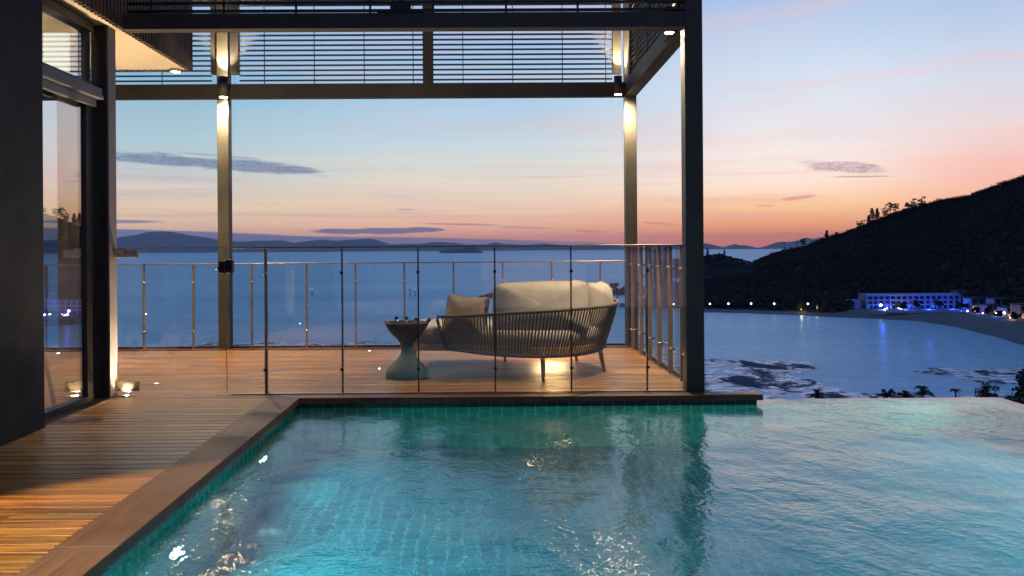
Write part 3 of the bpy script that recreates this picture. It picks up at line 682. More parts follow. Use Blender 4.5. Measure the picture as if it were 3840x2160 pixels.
outline = [Vector((-.72, 7.80, 0)), Vector((-.345, 7.755, 0))] + [Vector((p.x, p.y + .02, 0)) for p in b_[::6]] + [Vector((1.05, 8.80, 0)), Vector((-.70, 8.86, 0)), Vector((-.78, 8.70, 0)), Vector((-.80, 7.95, 0))]
def slab(mb, ol, z0, z1, rnd=0.0, inset=0.0, puff=0.0, n=1):
    c = sum(ol, Vector()) / len(ol); rings = []
    prof = [(0, z0), (0, z1)] if not puff else [(.035, z0), (.0, z0 + puff), (0, z1 - puff), (.02, z1 - puff * .3), (.06, z1), (.5, z1 + .012)]
    vs = []
    for s, z in prof:
        for p in ol:
            d = (p - c); vs.append((c.x + d.x * (1 - s) - d.normalized().x * inset, c.y + d.y * (1 - s) - d.normalized().y * inset, z))
    n = len(ol); fs = [(i * n + k, i * n + (k + 1) % n, (i + 1) * n + (k + 1) % n, (i + 1) * n + k) for i in range(len(prof) - 1) for k in range(n)]
    fs += [tuple(range(n))[::-1], tuple(range((len(prof) - 1) * n, len(prof) * n))]
    mb.add(vs, fs, rnd, bool(puff)); return mb
slab(MB(), outline, .232, .300, inset=.012).build('seat_frame', M['teak'], db)
slab(MB(), outline, .312, .455, inset=.03, puff=.05).build('seat_cushion', M['fabric'], db)
for x, y, dx_, dy_ in ((.565, 7.36, 0, -.03), (1.16, 7.86, .05, -.02), (.255, 8.62, 0, .02), (-.66, 7.84, -.01, -.01), (1.0, 8.6, .03, .03)):
    MB().tube([(x, y, .25), (x + dx_, y + dy_, 0)], [.026, .015], 12).build('leg', M['teak'], db)
def pillow(name, c, sx, sy, sz, rot, mat, n1=.35, pinch=.0, parent=None, label=None, seed=0):
    NU, NV = 40, 24; vs = []; E_ = Euler(rot).to_matrix(); c = Vector(c)
    sg = lambda v, p: math.copysign(abs(v) ** p, v)
    for i in range(NV + 1):
        ph_ = -math.pi / 2 + math.pi * i / NV
        for k in range(NU):
            t = 2 * math.pi * k / NU
            x = sg(math.cos(ph_), .95) * sg(math.cos(t), n1); z = sg(math.cos(ph_), .95) * sg(math.sin(t), n1); y = sg(math.sin(ph_), .9)
            r = max(abs(x), abs(z)); y *= (1 - .55 * r ** 4)
            if pinch: x *= 1 - pinch * (1 - z * z) * .9; z *= 1 - pinch * (1 - x * x)
            v = Vector((x * sx, y * sy, z * sz)); w_ = noise.noise(Vector((v.x * 7 + seed, v.y * 7, v.z * 7))) * .015 + noise.noise(Vector((v.x * 22 + seed, v.y * 18, v.z * 9))) * .009
            v += v.normalized() * w_ if v.length > 0 else v
            vs.append(c + E_ @ v)
    fs = [(i * NU + k, i * NU + (k + 1) % NU, (i + 1) * NU + (k + 1) % NU, (i + 1) * NU + k) for i in range(NV) for k in range(NU)]
    m = MB(); m.add(vs, fs, 0, True); o = m.build(name, M[mat], parent, label)
    k0 = (NV // 2) * NU; ring = [c + (vs[k0 + k] - c) * 1.008 for k in range(NU)] + [c + (vs[k0] - c) * 1.008]
    MB().tube(ring, .0055, 6, False).build('piping', M[mat], o); return o
o = pillow('back_cushion', (.565, 7.56, .665), .465, .125, .252, (R(-12), R(-1.0), R(-1)), 'fabric', .28, .04, seed=1); tag(o, 'long plump beige cushion leaning inside the daybed back', 'cushion', 'cushions on the daybed')
o = pillow('back_cushion', (1.19, 8.03, .655), .27, .13, .228, (R(-8), 0, R(62)), 'fabric', .34, .04, seed=5); tag(o, 'shorter beige cushion turned end on at the right of the daybed', 'cushion', 'cushions on the daybed')
o = pillow('scatter_cushion', (-.15, 7.70, .585), .235, .095, .20, (R(-20), R(3), R(-24)), 'fabric2', .30, .10, seed=9); tag(o, 'small tan square cushion at the left end of the daybed', 'cushion', 'cushions on the daybed')

# ------------------------------------------------------------------ stool and bottles
st = thing('hourglass_stool', (-.713, 7.62, 0), 'dark concrete hourglass drinks stool with a hollow bowl top', 'stool')
prof = [(.185, 0), (.205, .006), (.209, .02), (.198, .066), (.165, .115), (.112, .165), (.078, .205), (.064, .228), (.055, .272), (.060, .31), (.088, .36), (.133, .41), (.176, .46), (.200, .497), (.2095, .52), (.208, .528), (.196, .529), (.185, .52), (.15, .48), (.09, .46), (0, .455)]
pr = catmull([(r, 0, z) for r, z in prof], 3)
MB().lathe([(max(0, p.x), p.z) for p in pr], (-.713, 7.62, 0), 64).build('stool_body', M['concrete'], st)
def bottle(x, y, z, rx, ry, label, tip='foil_dark', L_=.95):
    o = thing('wine_bottle', (x, y, z), label, 'bottle', 'bottles standing in the stool bowl')
    rot = Euler((rx, ry, 0)).to_matrix()
    MB().lathe([(.036, -.07), (.038, -.06), (.038, .0), (.030, .022), (.016, .042), (.0125, .05)], (x, y, z), 20, rot=rot).build('glass_body', M['bottle'], o)
    MB().lathe([(.0128, .045), (.0125, .085 * L_)], (x, y, z), 16, rot=rot).build('neck_foil', M['foil'], o)
    MB().lathe([(.013, .083 * L_), (.0175, .089 * L_), (.0185, .10 * L_), (.016, .114 * L_), (0, .119 * L_)], (x, y, z), 16, rot=rot).build('stopper', M[tip], o)
bottle(-.80, 7.62, .475, 0, R(-8), 'dark topped bottle, second from the left in the stool bowl')
bottle(-.72, 7.60, .475, 0, R(3), 'upright dark topped bottle in the middle of the stool bowl')
bottle(-.65, 7.58, .470, R(6), R(18), 'bottle right of the middle, sunk low in the stool bowl')
bottle(-.61, 7.63, .478, 0, R(58), 'bottle leaning out over the right rim of the stool', L_=1.25)
bottle(-.85, 7.60, .465, 0, R(-42), 'gold topped bottle lying low at the left rim of the stool', 'foil')

# ------------------------------------------------------------------ sea, shore and hills
s = MB(); s.add([(-60000, -300, -40), (60000, -300, -40), (60000, 42000, -40), (-60000, 42000, -40)], [(0, 1, 2, 3)])
tag(s.build('sea', M['sea']), 'calm blue sea and bay reaching to the horizon', 'sea', kind='structure')

def nz(x, y, z=0.0, s=1.0): return noise.fractal(Vector((x * s, y * s, z)), 1.0, 2.1, 5)
HILL = [(260.8, 760, -12.1), (279.6, 750, -2.9), (302.3, 740, 2.4), (315, 730, 9.4), (328.5, 715, 14.8), (341, 700, 22.3), (353, 690, 28.6), (370.2, 680, 34.7), (386.6, 670, 40.1), (402.5, 660, 42.6), (412.3, 650, 47.1), (421.8, 640, 52.1), (431.7, 630, 56.9), (464.2, 600, 68), (504.1, 560, 78.7), (551.4, 500, 79.8), (640, 420, 80), (720, 300, 70)]
SHORE = [(104.5, 537.2), (132.5, 541.7), (143.5, 509.8), (166.7, 498.2), (189.9, 487), (208.4, 468.2), (225.8, 455.9), (241.1, 441.9), (244, 409.5), (238.4, 383.9), (232.9, 354.9), (225, 328.7), (206, 275.8), (190.6, 239.1), (178, 190), (160, 120), (150, 60)]
def interp(pts, az):   # points as (az, r, extra...)
    if az <= pts[0][0]: return pts[0][1:]
    for a, b in zip(pts, pts[1:]):
        if az <= b[0]:
            t = (az - a[0]) / (b[0] - a[0]); return tuple(p * (1 - t) + q * t for p, q in zip(a[1:], b[1:]))
    return pts[-1][1:]
pol = lambda x, y: (math.degrees(math.atan2(x, y)), math.hypot(x, y))
SH = sorted([(pol(x, y)) for x, y in SHORE]); HL = sorted([pol(x, y) + (z,) for x, y, z in HILL])
def hill_h(az, r):
    rs = interp(SH, az)[0]; a0 = HL[0][0]
    rr, zr = interp(HL, az)
    if az < a0:   # low treed spit running left from the hill foot
        k = max(0, min(1, (az - 12.5) / (a0 - 12.5))); rr = 690 + 70 * k; zr = -30 + (zr + 30) * k ** 1.5
        rs = max(rs, 530)
    zr -= 1.5
    if r < rs: return -41.5
    t = (r - rs) / max(1, rr - rs)
    bw = 14 + 106 * max(0, min(1, (az - 24.5) / 2.5))
    if r < rs + bw: return -41.3 + 3.2 * min(1, (r - rs + 2) / 26)
    t = min(1, (r - rs - bw) / max(1, rr - rs - bw))
    base = -38.2
    if t < 1: z = base + (zr - base) * (t ** 1.35) + nz(math.radians(az) * 600, r, 3, .012) * 6 * math.sin(math.pi * t)
    else: return 0
    return z
hm = MB(); vs = []; AZs = [11.8 + .45 * i for i in range(108)]; RS = 46
for a in AZs:
    rs = interp(SH, a)[0]; rr, zr = interp(HL, a)
    if a < HL[0][0]: rs = max(rs, 530); rr = 700
    ar = math.radians(a)
    for k in range(RS):
        r = rs - 6 + (rr - rs + 6) * k / (RS - 1) if k < RS - 1 else rr
        z = hill_h(a, r)
        if k == RS - 1:
            z = zr - 1.5 if a >= HL[0][0] else hill_h(a, rr - 2)
        vs.append((r * math.sin(ar), r * math.cos(ar), z))
    for q, (dr, zz) in enumerate(((60, -6), (200, -25), (420, -60))):
        zt = (zr if a >= HL[0][0] else -32); vs.append(((rr + dr) * math.sin(ar), (rr + dr) * math.cos(ar), max(-41.5, zt + zz)))
n = RS + 3
hm.add(vs, [(i * n + k, (i + 1) * n + k, (i + 1) * n + k + 1, i * n + k + 1) for i in range(len(AZs) - 1) for k in range(n - 1)], 0, True)
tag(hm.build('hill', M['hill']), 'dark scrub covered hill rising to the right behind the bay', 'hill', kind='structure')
# beach sheet
bm_ = MB(); vs = []
BZ = [a for a in AZs if a > 15.0]
for a in BZ:
    rs = interp(SH, a)[0]; ar = math.radians(a); bw = (10 if a < 24 else min(116, 10 + (a - 24) * 26)) + 2 * nz(a, 0, 0, .7)
    if a < HL[0][0]: rs = max(rs, 530)
    for k in range(6):
        r = rs - 4 + (bw + 4) * k / 5; vs.append((r * math.sin(ar), r * math.cos(ar), -40.02 + 2.2 * min(1, (r - rs + 4) / 26)))
bm_.add(vs, [(i * 6 + k, (i + 1) * 6 + k, (i + 1) * 6 + k + 1, i * 6 + k + 1) for i in range(len(BZ) - 1) for k in range(5)], 0, True)
tag(bm_.build('beach', M['sand']), 'grey sand beach curving round the bay below the resort', 'beach', kind='structure')

def ridge(name, pts, depth, mat, label, base=-41.0, sub=4, jag=0.0, kind='structure', cat='hills', seed=0):
    P_ = []
    for i in range(len(pts) - 1):
        for k in range(sub):
            t = k / sub; P_.append(tuple(a * (1 - t) + b * t for a, b in zip(pts[i], pts[i + 1])))
    P_.append(pts[-1]); vs = []; m = MB(); NR = 7
    for i, (x, y, z) in enumerate(P_):
        z2 = z + jag * nz(x, seed, 0, .6 / max(1, jag * 3))
        for k in range(NR):
            t = k / (NR - 1) * 2 - 1; h = (1 - abs(t)) ** .8
            vs.append((x, y + depth * t + (jag * 3 * nz(x, t * 5, 2, .01)), base + (max(z2, base + .1) - base) * h))
    m.add(vs, [(i * NR + k, (i + 1) * NR + k, (i + 1) * NR + k + 1, i * NR + k + 1) for i in range(len(P_) - 1) for k in range(NR - 1)], 0, True)
    o = m.build(name, M[mat]); return tag(o, label, cat, kind=kind)
RL = [(-20000, 24000, 60), (-15000, 24000, 240), (-12500, 24000, 380), (-10964.3, 24000, 427.8), (-10685, 24000, 458.7), (-10312.5, 24000, 507.6), (-10032.9, 24000, 585.1), (-9613.9, 24000, 605.7), (-9241.7, 24000, 580), (-8637.2, 24000, 459.3), (-8218.4, 24000, 409.9), (-7892.8, 24000, 328.4), (-7240.8, 24000, 277.4), (-6821.2, 24000, 298), (-5981.7, 24000, 315.9), (-5655.8, 24000, 229.6), (-5188.9, 24000, 287.3), (-4791.9, 24000, 322.1), (-4395.4, 24000, 282.1), (-3975, 24000, 312.1), (-3321, 24000, 345.2), (-3134.4, 24000, 306.6), (-2714.8, 24000, 163.5), (-2387.6, 24000, 175.4), (-2200.6, 24000, 183.5), (-1920.2, 24000, 167.6), (-1358.7, 24000, 234.1), (-610.6, 24000, 182.4), (-517.2, 24000, 149), (137.9, 24000, 144.7), (419.2, 24000, 203.7), (746.6, 24000, 154.8), (1300, 24000, 120), (1900, 24000, 165), (2500, 24000, 110), (3300, 24000, 150), (4300, 24000, 60), (4700, 24000, -30)]
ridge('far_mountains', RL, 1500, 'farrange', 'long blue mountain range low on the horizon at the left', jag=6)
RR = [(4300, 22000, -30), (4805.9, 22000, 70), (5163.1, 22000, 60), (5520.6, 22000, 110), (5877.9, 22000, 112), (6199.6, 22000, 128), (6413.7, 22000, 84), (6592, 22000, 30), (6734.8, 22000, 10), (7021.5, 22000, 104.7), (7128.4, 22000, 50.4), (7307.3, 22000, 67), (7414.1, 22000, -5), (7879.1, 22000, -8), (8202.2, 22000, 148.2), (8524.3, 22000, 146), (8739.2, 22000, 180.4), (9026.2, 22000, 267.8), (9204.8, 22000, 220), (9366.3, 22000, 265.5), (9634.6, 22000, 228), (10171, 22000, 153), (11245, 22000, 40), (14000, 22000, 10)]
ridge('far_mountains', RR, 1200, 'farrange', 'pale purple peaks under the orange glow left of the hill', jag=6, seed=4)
ridge('small_island', [(-480, 9000, -39), (-457.5, 9000, -16), (-334.6, 9000, 13.7), (-211.8, 9000, 9.4), (-141.4, 9000, 38.8), (-53.8, 9000, 29.4), (-1.4, 9000, -14.8), (30, 9000, -39)], 120, 'farrange', 'small dark island out on the sea beyond the rail', jag=2, cat='island')
MIDP = [(180, 1150, -41), (223.9, 1150, -41), (245.3, 1150, -35.4), (258.6, 1150, -27.5), (277.7, 1150, -15.5), (293.2, 1150, -11.5), (324.9, 1150, -10), (344.6, 1150, -7.5), (363, 1150, -12.5), (381.4, 1150, -17), (396.9, 1150, -21), (431.5, 1150, -33), (466, 1150, -41)]
ridge('headland', MIDP, 60, 'hill', 'low dark wooded headland behind the tall corner post', jag=1.2, cat='headland')
def bulge(name, pts, hw, h, label, mat='rock', step=3.0):
    P_ = []
    for (x0, y0), (x1, y1) in zip(pts, pts[1:]):
        d = math.hypot(x1 - x0, y1 - y0); k = max(1, int(d / step)); P_ += [(x0 + (x1 - x0) * i / k, y0 + (y1 - y0) * i / k) for i in range(k)]
    P_.append(pts[-1]); m = MB(); vs = []; NR = 7; nP = len(P_)
    for i, (x, y) in enumerate(P_):
        e = min(1, min(i, nP - 1 - i) / 6) ** .5
        for k in range(NR):
            t = k / (NR - 1) * 2 - 1; j = nz(x, y + k * 3.1, 5, .25)
            vs.append((x + j, y + t * hw * (.3 + .7 * e) + j, -40.6 + (h + .6) * (1 - t * t) * e * (1 + .35 * j)))
    m.add(vs, [(i * NR + k, (i + 1) * NR + k, (i + 1) * NR + k + 1, i * NR + k + 1) for i in range(nP - 1) for k in range(NR - 1)])
    return tag(m.build(name, M[mat]), label, name.replace('_', ' '))
bulge('breakwater', [(-4, 680), (25, 672), (70, 688), (112, 708), (150, 716), (190, 700)], 7, 4.6, 'dark rock breakwater whose tip shows left of the long cushion')
bulge('breakwater', [(96, 566), (120, 560), (150, 562), (175, 566)], 6, 5.2, 'nearer stub of dark breakwater seen right of the daybed')

# channel markers
for x, y, mt, lb in ((-152.5, 718.5, 'green_emit', 'channel marker with a green lamp off the gate side'), (-59.0, 707, 'green_emit', 'channel marker with a green lamp left of the daybed'), (-62.5, 700, 'darkmetal', 'unlit channel marker beside the green lit one'), (133, 560, 'green_emit', 'green marker lamp at the breakwater behind the side screen')):
    o = thing('channel_marker', (x, y, -40), lb, 'channel marker', 'channel markers in the bay')
    MB().tube([(x, y, -41), (x, y, -34.6)], .35, 8).build('pile', M['darkmetal'], o)
    MB().lathe([(0, -.5), (.5, -.2), (.5, .2), (0, .5)], (x, y, -34.1), 10).build('lamp', M[mt], o)

# tidal flats
def flat(pts, label, z=-39.93, step=2.0):
    xs_ = [p[0] for p in pts]; ys_ = [p[1] for p in pts]
    def inside(x, y):
        c = False; j = len(pts) - 1
        for i in range(len(pts)):
            if (pts[i][1] > y) != (pts[j][1] > y) and x < (pts[j][0] - pts[i][0]) * (y - pts[i][1]) / (pts[j][1] - pts[i][1]) + pts[i][0]: c = not c
            j = i
        return c
    m = MB(); idx = {}; nx_ = int((max(xs_) - min(xs_)) / step) + 1; ny_ = int((max(ys_) - min(ys_)) / step) + 1
    for i in range(nx_):
        for j in range(ny_):
            x = min(xs_) + i * step; y = min(ys_) + j * step
            if not inside(x + 4 * nz(x, y, 1, .08), y + 5 * nz(x, y, 7, .08)): continue
            q = []
            for a, b in ((0, 0), (1, 0), (1, 1), (0, 1)):
                k = (i + a, j + b)
                if k not in idx: idx[k] = len(m.v); m.v.append((min(xs_) + (i + a) * step, min(ys_) + (j + b) * step, z))
                q.append(idx[k])
            m.f.append(tuple(q)); m.r.append(0.0); m.sm.append(True)
    return tag(m.build('tidal_flat', M['flat']), label, 'tidal flat', kind='structure')
flat([(40, 285), (83, 293), (118, 286), (112, 268), (98, 255), (104, 232), (118, 214), (108, 196), (50, 190), (35, 230)], 'mud flat with bright wet patches beside the corner post', step=1.6)
flat([(142, 262), (165, 268), (196, 262), (190, 236), (165, 228), (150, 238)], 'darker mud spit in front of the right hand trees', step=1.6)
flat([(122, 212), (150, 222), (178, 218), (172, 200), (128, 196)], 'thin mud bar just above the infinity edge', step=1.6)

flat([(-130, 340), (-40, 336), (0, 340), (-10, 352), (-60, 356), (-135, 358)], 'strip of pale surf by the near shore below the terrace', step=1.6)
# forest as one mass on the hill
ICO = None
def ico():
    t = (1 + 5 ** .5) / 2; v = [(-1, t, 0), (1, t, 0), (-1, -t, 0), (1, -t, 0), (0, -1, t), (0, 1, t), (0, -1, -t), (0, 1, -t), (t, 0, -1), (t, 0, 1), (-t, 0, -1), (-t, 0, 1)]
    v = [Vector(p).normalized() for p in v]
    f = [(0, 11, 5), (0, 5, 1), (0, 1, 7), (0, 7, 10), (0, 10, 11), (1, 5, 9), (5, 11, 4), (11, 10, 2), (10, 7, 6), (7, 1, 8), (3, 9, 4), (3, 4, 2), (3, 2, 6), (3, 6, 8), (3, 8, 9), (4, 9, 5), (2, 4, 11), (6, 2, 10), (8, 6, 7), (9, 8, 1)]
    return v, f
IV, IF = ico()
fo = MB()
for _ in range(15000):
    a = random.uniform(13, 47); rr, zr = interp(HL, a); rs = interp(SH, a)[0]
    if a < HL[0][0]: rs = max(rs, 530); rr = 700
    bw = 18 if a < 24.5 else 18 + 110 * min(1, (a - 24.5) / 2.5)
    if random.random() < .30: r = rr - abs(random.gauss(0, 12))
    else: r = rs + bw + (rr - rs - bw) * random.random() ** .8
    if r < rs + bw or r > rr: continue
    z = hill_h(a, min(r, rr - .5))
    s_ = random.uniform(.8, 2.0) * (.75 if a >= HL[0][0] and r > rr - 20 else 1.0) * (1.5 if r < rs + bw + 40 else 1)
    x = r * math.sin(R(a)); y = r * math.cos(R(a)); sz = s_ * random.uniform(.8, 1.3)
    fo.add([(x + p.x * s_ * random.uniform(.7, 1.3), y + p.y * s_ * random.uniform(.7, 1.3), z + sz * .5 + p.z * sz * random.uniform(.7, 1.3)) for p in IV], IF, random.uniform(.1, 1))
for _ in range(2600):
    a = random.uniform(HL[0][0], 40); rr, zr = interp(HL, a); r = rr - abs(random.gauss(0, 5)); q = random.choice((.5, .7, .7, 1.0, 1.5))
    z = zr - 1.8 + 1.0 * nz(a * 9, 3, 0, .5); x = r * math.sin(R(a)); y = r * math.cos(R(a))
    fo.quadcloud((x, y, z + q), q * 1.1, 9, .45, .5, (1.1, 1, 1))
for _ in range(500):
    x = random.uniform(235, 440); z = None
    for (xa, _, za), (xb, _, zb) in zip(MIDP, MIDP[1:]):
        if xa <= x <= xb: z = za + (zb - za) * (x - xa) / (xb - xa)
    s_ = random.uniform(1, 2.6); t = random.uniform(-.6, .0)
    fo.add([(x + p.x * s_, 1150 + t * 60 + p.y * s_, -41 + (z + 41) * (1 - abs(t)) ** .8 + p.z * s_) for p in IV], IF, .5)
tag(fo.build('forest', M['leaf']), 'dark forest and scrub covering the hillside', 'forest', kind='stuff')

# single trees on the skyline
def skyline_tree(x, y, z, h, kind, label):
    o = thing('skyline_tree', (x, y, z), label, 'tree', 'trees standing out on the hill skyline')
    lean = random.uniform(-.1, .1) * h
    MB().tube([(x, y, z - 3), (x + lean * .4, y, z + h * .5), (x + lean, y, z + h * .92)], [.32, .22, .1], 6).build('trunk', M['trunk'], o)
    c = MB()
    if kind == 'pine':
        for k in range(12):
            t = .06 + .94 * k / 11; w_ = h * .16 * (1.12 - t) + .35
            for q in range(4): c.quadcloud((x + lean * t + random.uniform(-1, 1) * w_, y + random.uniform(-1, 1) * w_, z + h * t), w_ * .6 + .3, 12, .5, .5, (1, 1, .6))
    elif kind == 'palm':
        for q in range(9):
            t = 2 * math.pi * q / 9; e = random.uniform(-.1, .5); P_ = [Vector((x + lean, y, z + h * .92))]
            for s_ in (.35, .7, 1): P_.append(P_[0] + Vector((math.cos(t) * s_ * 1.9, math.sin(t) * s_ * 1.9, e * s_ - .9 * s_ * s_)))
            c.tube(P_, [.1, .42, .34, .05], 5, flat=.3)
    else:
        for q in range(13):
            cx = x + lean + random.uniform(-1, 1) * h * .42; cz = z + h * random.uniform(.15, .98)
            c.tube([(x + lean * .5, y, z + h * .35), (cx, y, cz)], [.12, .05], 4); c.quadcloud((cx, y + random.uniform(-1, 1), cz), h * .14, 26, .5, .5, (1.5, 1, .55))
    c.build('crown', M['leaf'], o)
TR = [(267.3, 700, 2.0, 4.6, 'palm', 'lone palm low on the ridge over the purple peaks'), (278.4, 700, 2.4, 4.4, 'palm', 'slim palm right of the lone one on the low ridge'), (283.5, 700, 4.0, 5.2, 'gum', 'bushy tree at the foot of the bare ridge'),
      (304.7, 700, 10.5, 5.5, 'pine', 'thin crooked tree alone on the middle ridge'), (312.8, 700, 12, 2.6, 'gum', 'low round bush right of the crooked tree'),
      (333.6, 700, 19.5, 4.8, 'gum', 'small open tree left of the tall pines'), (338, 700, 22, 3.6, 'palm', 'tiny palm beside the small open tree'), (342.4, 700, 24, 5, 'pine', 'short pine left of the two tall ones'),
      (345.6, 700, 26, 9.2, 'pine', 'tallest pine on the ridge'), (350.2, 700, 27, 8.0, 'pine', 'narrow pine right of the tallest one'),
      (357, 700, 29, 7, 'gum', 'spreading tree leaning left on the ridge'), (361.4, 700, 32, 8.5, 'gum', 'tall open crowned tree right of the leaning one'), (366.3, 700, 33, 6.4, 'gum', 'tree behind the open crowned one'),
      (374, 695, 34, 6, 'gum', 'lacy tree at the left of the dense clump'), (377.5, 695, 35, 8.2, 'gum', 'tall lacy tree in the dense clump'), (383.5, 690, 36.5, 9.5, 'gum', 'widest lacy tree at the right of the dense clump')]
for x, y, z, h, k, lb in TR:
    f_ = .975; skyline_tree(x * f_, y * f_, 1.22 + (z - 1.22) * f_ - .6, h, k, lb)
for i, (x, z, h, lb) in enumerate(((296, -12, 7, 'spiky pine at the left end of the headland'), (306, -11, 9, 'tallest spiky pine on the headland'), (313, -10.5, 7, 'pine right of the tallest one on the headland'), (328, -10.5, 11, 'broad pine in the middle of the headland'), (352, -11, 9, 'pine at the right end of the headland'))):
    skyline_tree(x, 1150, z, h, 'pine', lb)

# trees on the spit behind the side screen
def round_tree(x, y, z, h, r, label, mat='leaf', leaf=.5, n=420, name='bushy_tree', group='trees on the shore'):
    o = thing(name, (x, y, z), label, 'tree', group)
    t = MB(); t.tube([(x, y, z - .5), (x + .1 * h, y, z + h * .45), (x, y, z + h * .75)], [h * .035, h * .028, h * .012], 7)
    c = MB()
    for q in range(11):
        p = Vector((x + random.uniform(-1, 1) * r * .75, y + random.uniform(-1, 1) * r * .75, z + h * random.uniform(.5, .95)))
        t.tube([(x + .05 * h, y, z + h * .4), tuple(p)], [h * .014, h * .005], 5); c.quadcloud(p, r * random.uniform(.28, .48), n // 11, leaf, .5, (1, 1, .75))
    t.build('trunk', M['trunk'], o); c.build('crown', M[mat], o)
for i, (x, y, h, r, lb) in enumerate(((104, 612, 14, 5, 'round topped tree at the very tip of the spit'), (113, 614, 15, 5.5, 'second round topped tree in from the spit tip'), (122, 612, 15, 5.5, 'third tree on the spit, half behind the back post'), (131, 608, 14, 5, 'tree on the spit seen through the side screen'), (140, 600, 13, 6, 'dark tree nearest the corner post on the spit'))):
    round_tree(x, y, -39, h, r, lb, leaf=.8)

# shore lamps
for x, y, lb in ((165.3, 575, 'shore lamp closest to the tall corner post'), (178.7, 575, 'second shore lamp along from the corner post'), (194.8, 574, 'third shore lamp, in the middle of the row'), (210.8, 572, 'fourth shore lamp, before the lit shrubs'), (233.5, 568, 'last shore lamp, at the end of the beach by the hotel'), (139, 575, 'shore lamp seen low through the side screen'), (126, 600, 'shore lamp highest in the side screen glass')):
    r0 = math.hypot(x, y); k = 525 / r0 if x > 150 else .93; X_, Y_ = x * k, y * k; z = 1.22 + (-40 - 1.22) * k * .985
    o = thing('street_lamp', (X_, Y_, z - 4), lb, 'street lamp', 'lamps along the far shore')
    MB().tube([(X_, Y_, z - 4), (X_, Y_, z - .4)], .12, 8).build('pole', M['darkmetal'], o)
    MB().lathe([(0, -.5), (.42, -.3), (.5, 0), (.42, .3), (0, .5)], (X_, Y_, z), 12).build('lamp_head', M['shorelamp'], o)
# small lit shrubs
def lit_shrub(x, y, z, lb):
    o = thing('lit_shrub', (x, y, z), lb, 'shrub', 'garden shrubs lit from below on the shore')
    MB().quadcloud((x, y, z + 2), 2.4, 160, .5, .5, (1, .6, 1)).build('foliage', M['leafnear'], o)
    MB().lathe([(0, -.2), (.2, 0), (0, .2)], (x, y - 3.2, z + .3), 8).build('uplight', M['warm_spot'], o)
    l = bpy.data.lights.new('uplight_glow', 'POINT'); l.energy = 900; l.color = (1, .72, .28); l.shadow_soft_size = .3
    lo = bpy.data.objects.new('uplight_glow', l); COL.objects.link(lo); lo.parent = o; lo.location = (0, -4, .8)
for x, y, lb in ((200, 500, 'faint lit shrub left of the brightest one on the shore'), (212, 505, 'brightest yellow lit shrub on the shore'), (262, 500, 'lit shrub left of the hotel')):
    lit_shrub(x * 1.0, y, hill_h(*pol(x, y)), lb)

# ------------------------------------------------------------------ hotel and resort
HX0, HX1, HY = 243, 302, 500; HZ = -38.3
ht = thing('hotel', (270, HY, HZ), 'long white four storey hotel washed in blue light behind the beach', 'hotel')
body = MB(); cols, rows = 16, 3; fw = (HX1 - HX0) / cols; fh = 2.9; top = HZ + rows * fh + .7
body.box(HX0, HX1, HY + 1.4, HY + 12, HZ - 2, top)
for r_ in range(rows + 1): body.box(HX0, HX1, HY, HY + 1.39, HZ + r_ * fh - .32, HZ + r_ * fh + (.32 if r_ < rows else .68))
for c_ in range(cols + 1): body.box(HX0 + c_ * fw - .30, HX0 + c_ * fw + .30, HY + .05, HY + 1.38, HZ - 2, top - .02)
body.box(HX0 - 9, HX0 - .4, HY + 4, HY + 11, HZ - 2, HZ + 2 * fh); body.box(HX0 - 9, HX0 - .4, HY + 2.5, HY + 3.98, HZ + fh - .3, HZ + fh + .3)
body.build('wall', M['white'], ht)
wm = None
for r_ in range(rows):
    for c_ in range(cols):
        if wm is None: wm = MB().box(HX0 + .5, HX0 + fw - .5, HY + 1.32, HY + 1.388, HZ + .5, HZ + 2.3).build('window', M['darkglass'], ht); base = Vector(wm.location); continue
        w_ = wm.copy(); COL.objects.link(w_); w_.parent = ht; w_.location = base + Vector((c_ * fw, 0, r_ * fh))
body = MB()
for i in range(5): body.box(HX0 - 2 + i * 11, HX0 + 6.5 + i * 11, HY - 8.2, HY - 8.0, HZ - .2, HZ + .35)
body.build('light_strip', M['blue_emit'], ht)
for x, z, e in ((248, -1, 6500), (262, -1, 6500), (277, -1, 6500), (292, -1, 5500)):
    l = bpy.data.lights.new('blue_glow', 'POINT'); l.energy = e; l.color = (.03, .12, 1.0); l.shadow_soft_size = .5
    lo = bpy.data.objects.new('blue_glow', l); COL.objects.link(lo); lo.parent = ht; lo.location = (x - 270, -9, 1.2)
def shore_at(a, dr):
    r = interp(SH, a)[0] + dr; return r * math.sin(R(a)), r * math.cos(R(a))
def blob_lamp(x, y, z, r, mat, lb):
    o = thing('garden_lamp', (x, y, z), lb, 'garden lamp', 'lamps in the resort garden')
    MB().tube([(x, y, z - 2.5), (x, y, z - r)], .1, 6).build('pole', M['darkmetal'], o); MB().lathe([(0, -r), (r * .8, -r * .6), (r, 0), (r * .8, r * .6), (0, r)], (x, y, z), 12).build('globe', M[mat], o)
blob_lamp(245.5, 488, -34.8, .85, 'shorelamp', 'large pale globe lamp in front of the hotel left end')
blob_lamp(246.0, 484, -37.2, .5, 'shorelamp', 'small pale lamp under the large globe lamp')
blob_lamp(248.5, 486, -36.6, .35, 'blue_spot', 'left blue lamp on the hotel terrace'); blob_lamp(255.5, 486, -36.6, .38, 'blue_spot', 'second blue lamp on the hotel terrace')
blob_lamp(300.5, 486, -35.4, .8, 'warm_spot', 'warm globe lamp at the right end of the hotel'); blob_lamp(*shore_at(31.5, 90), -37.2, .5, 'blue_spot', 'blue lamp beyond the right end of the hotel'); blob_lamp(*shore_at(33.4, 96), -35.4, .6, 'shorelamp', 'pale lamp among the resort houses at the far right')
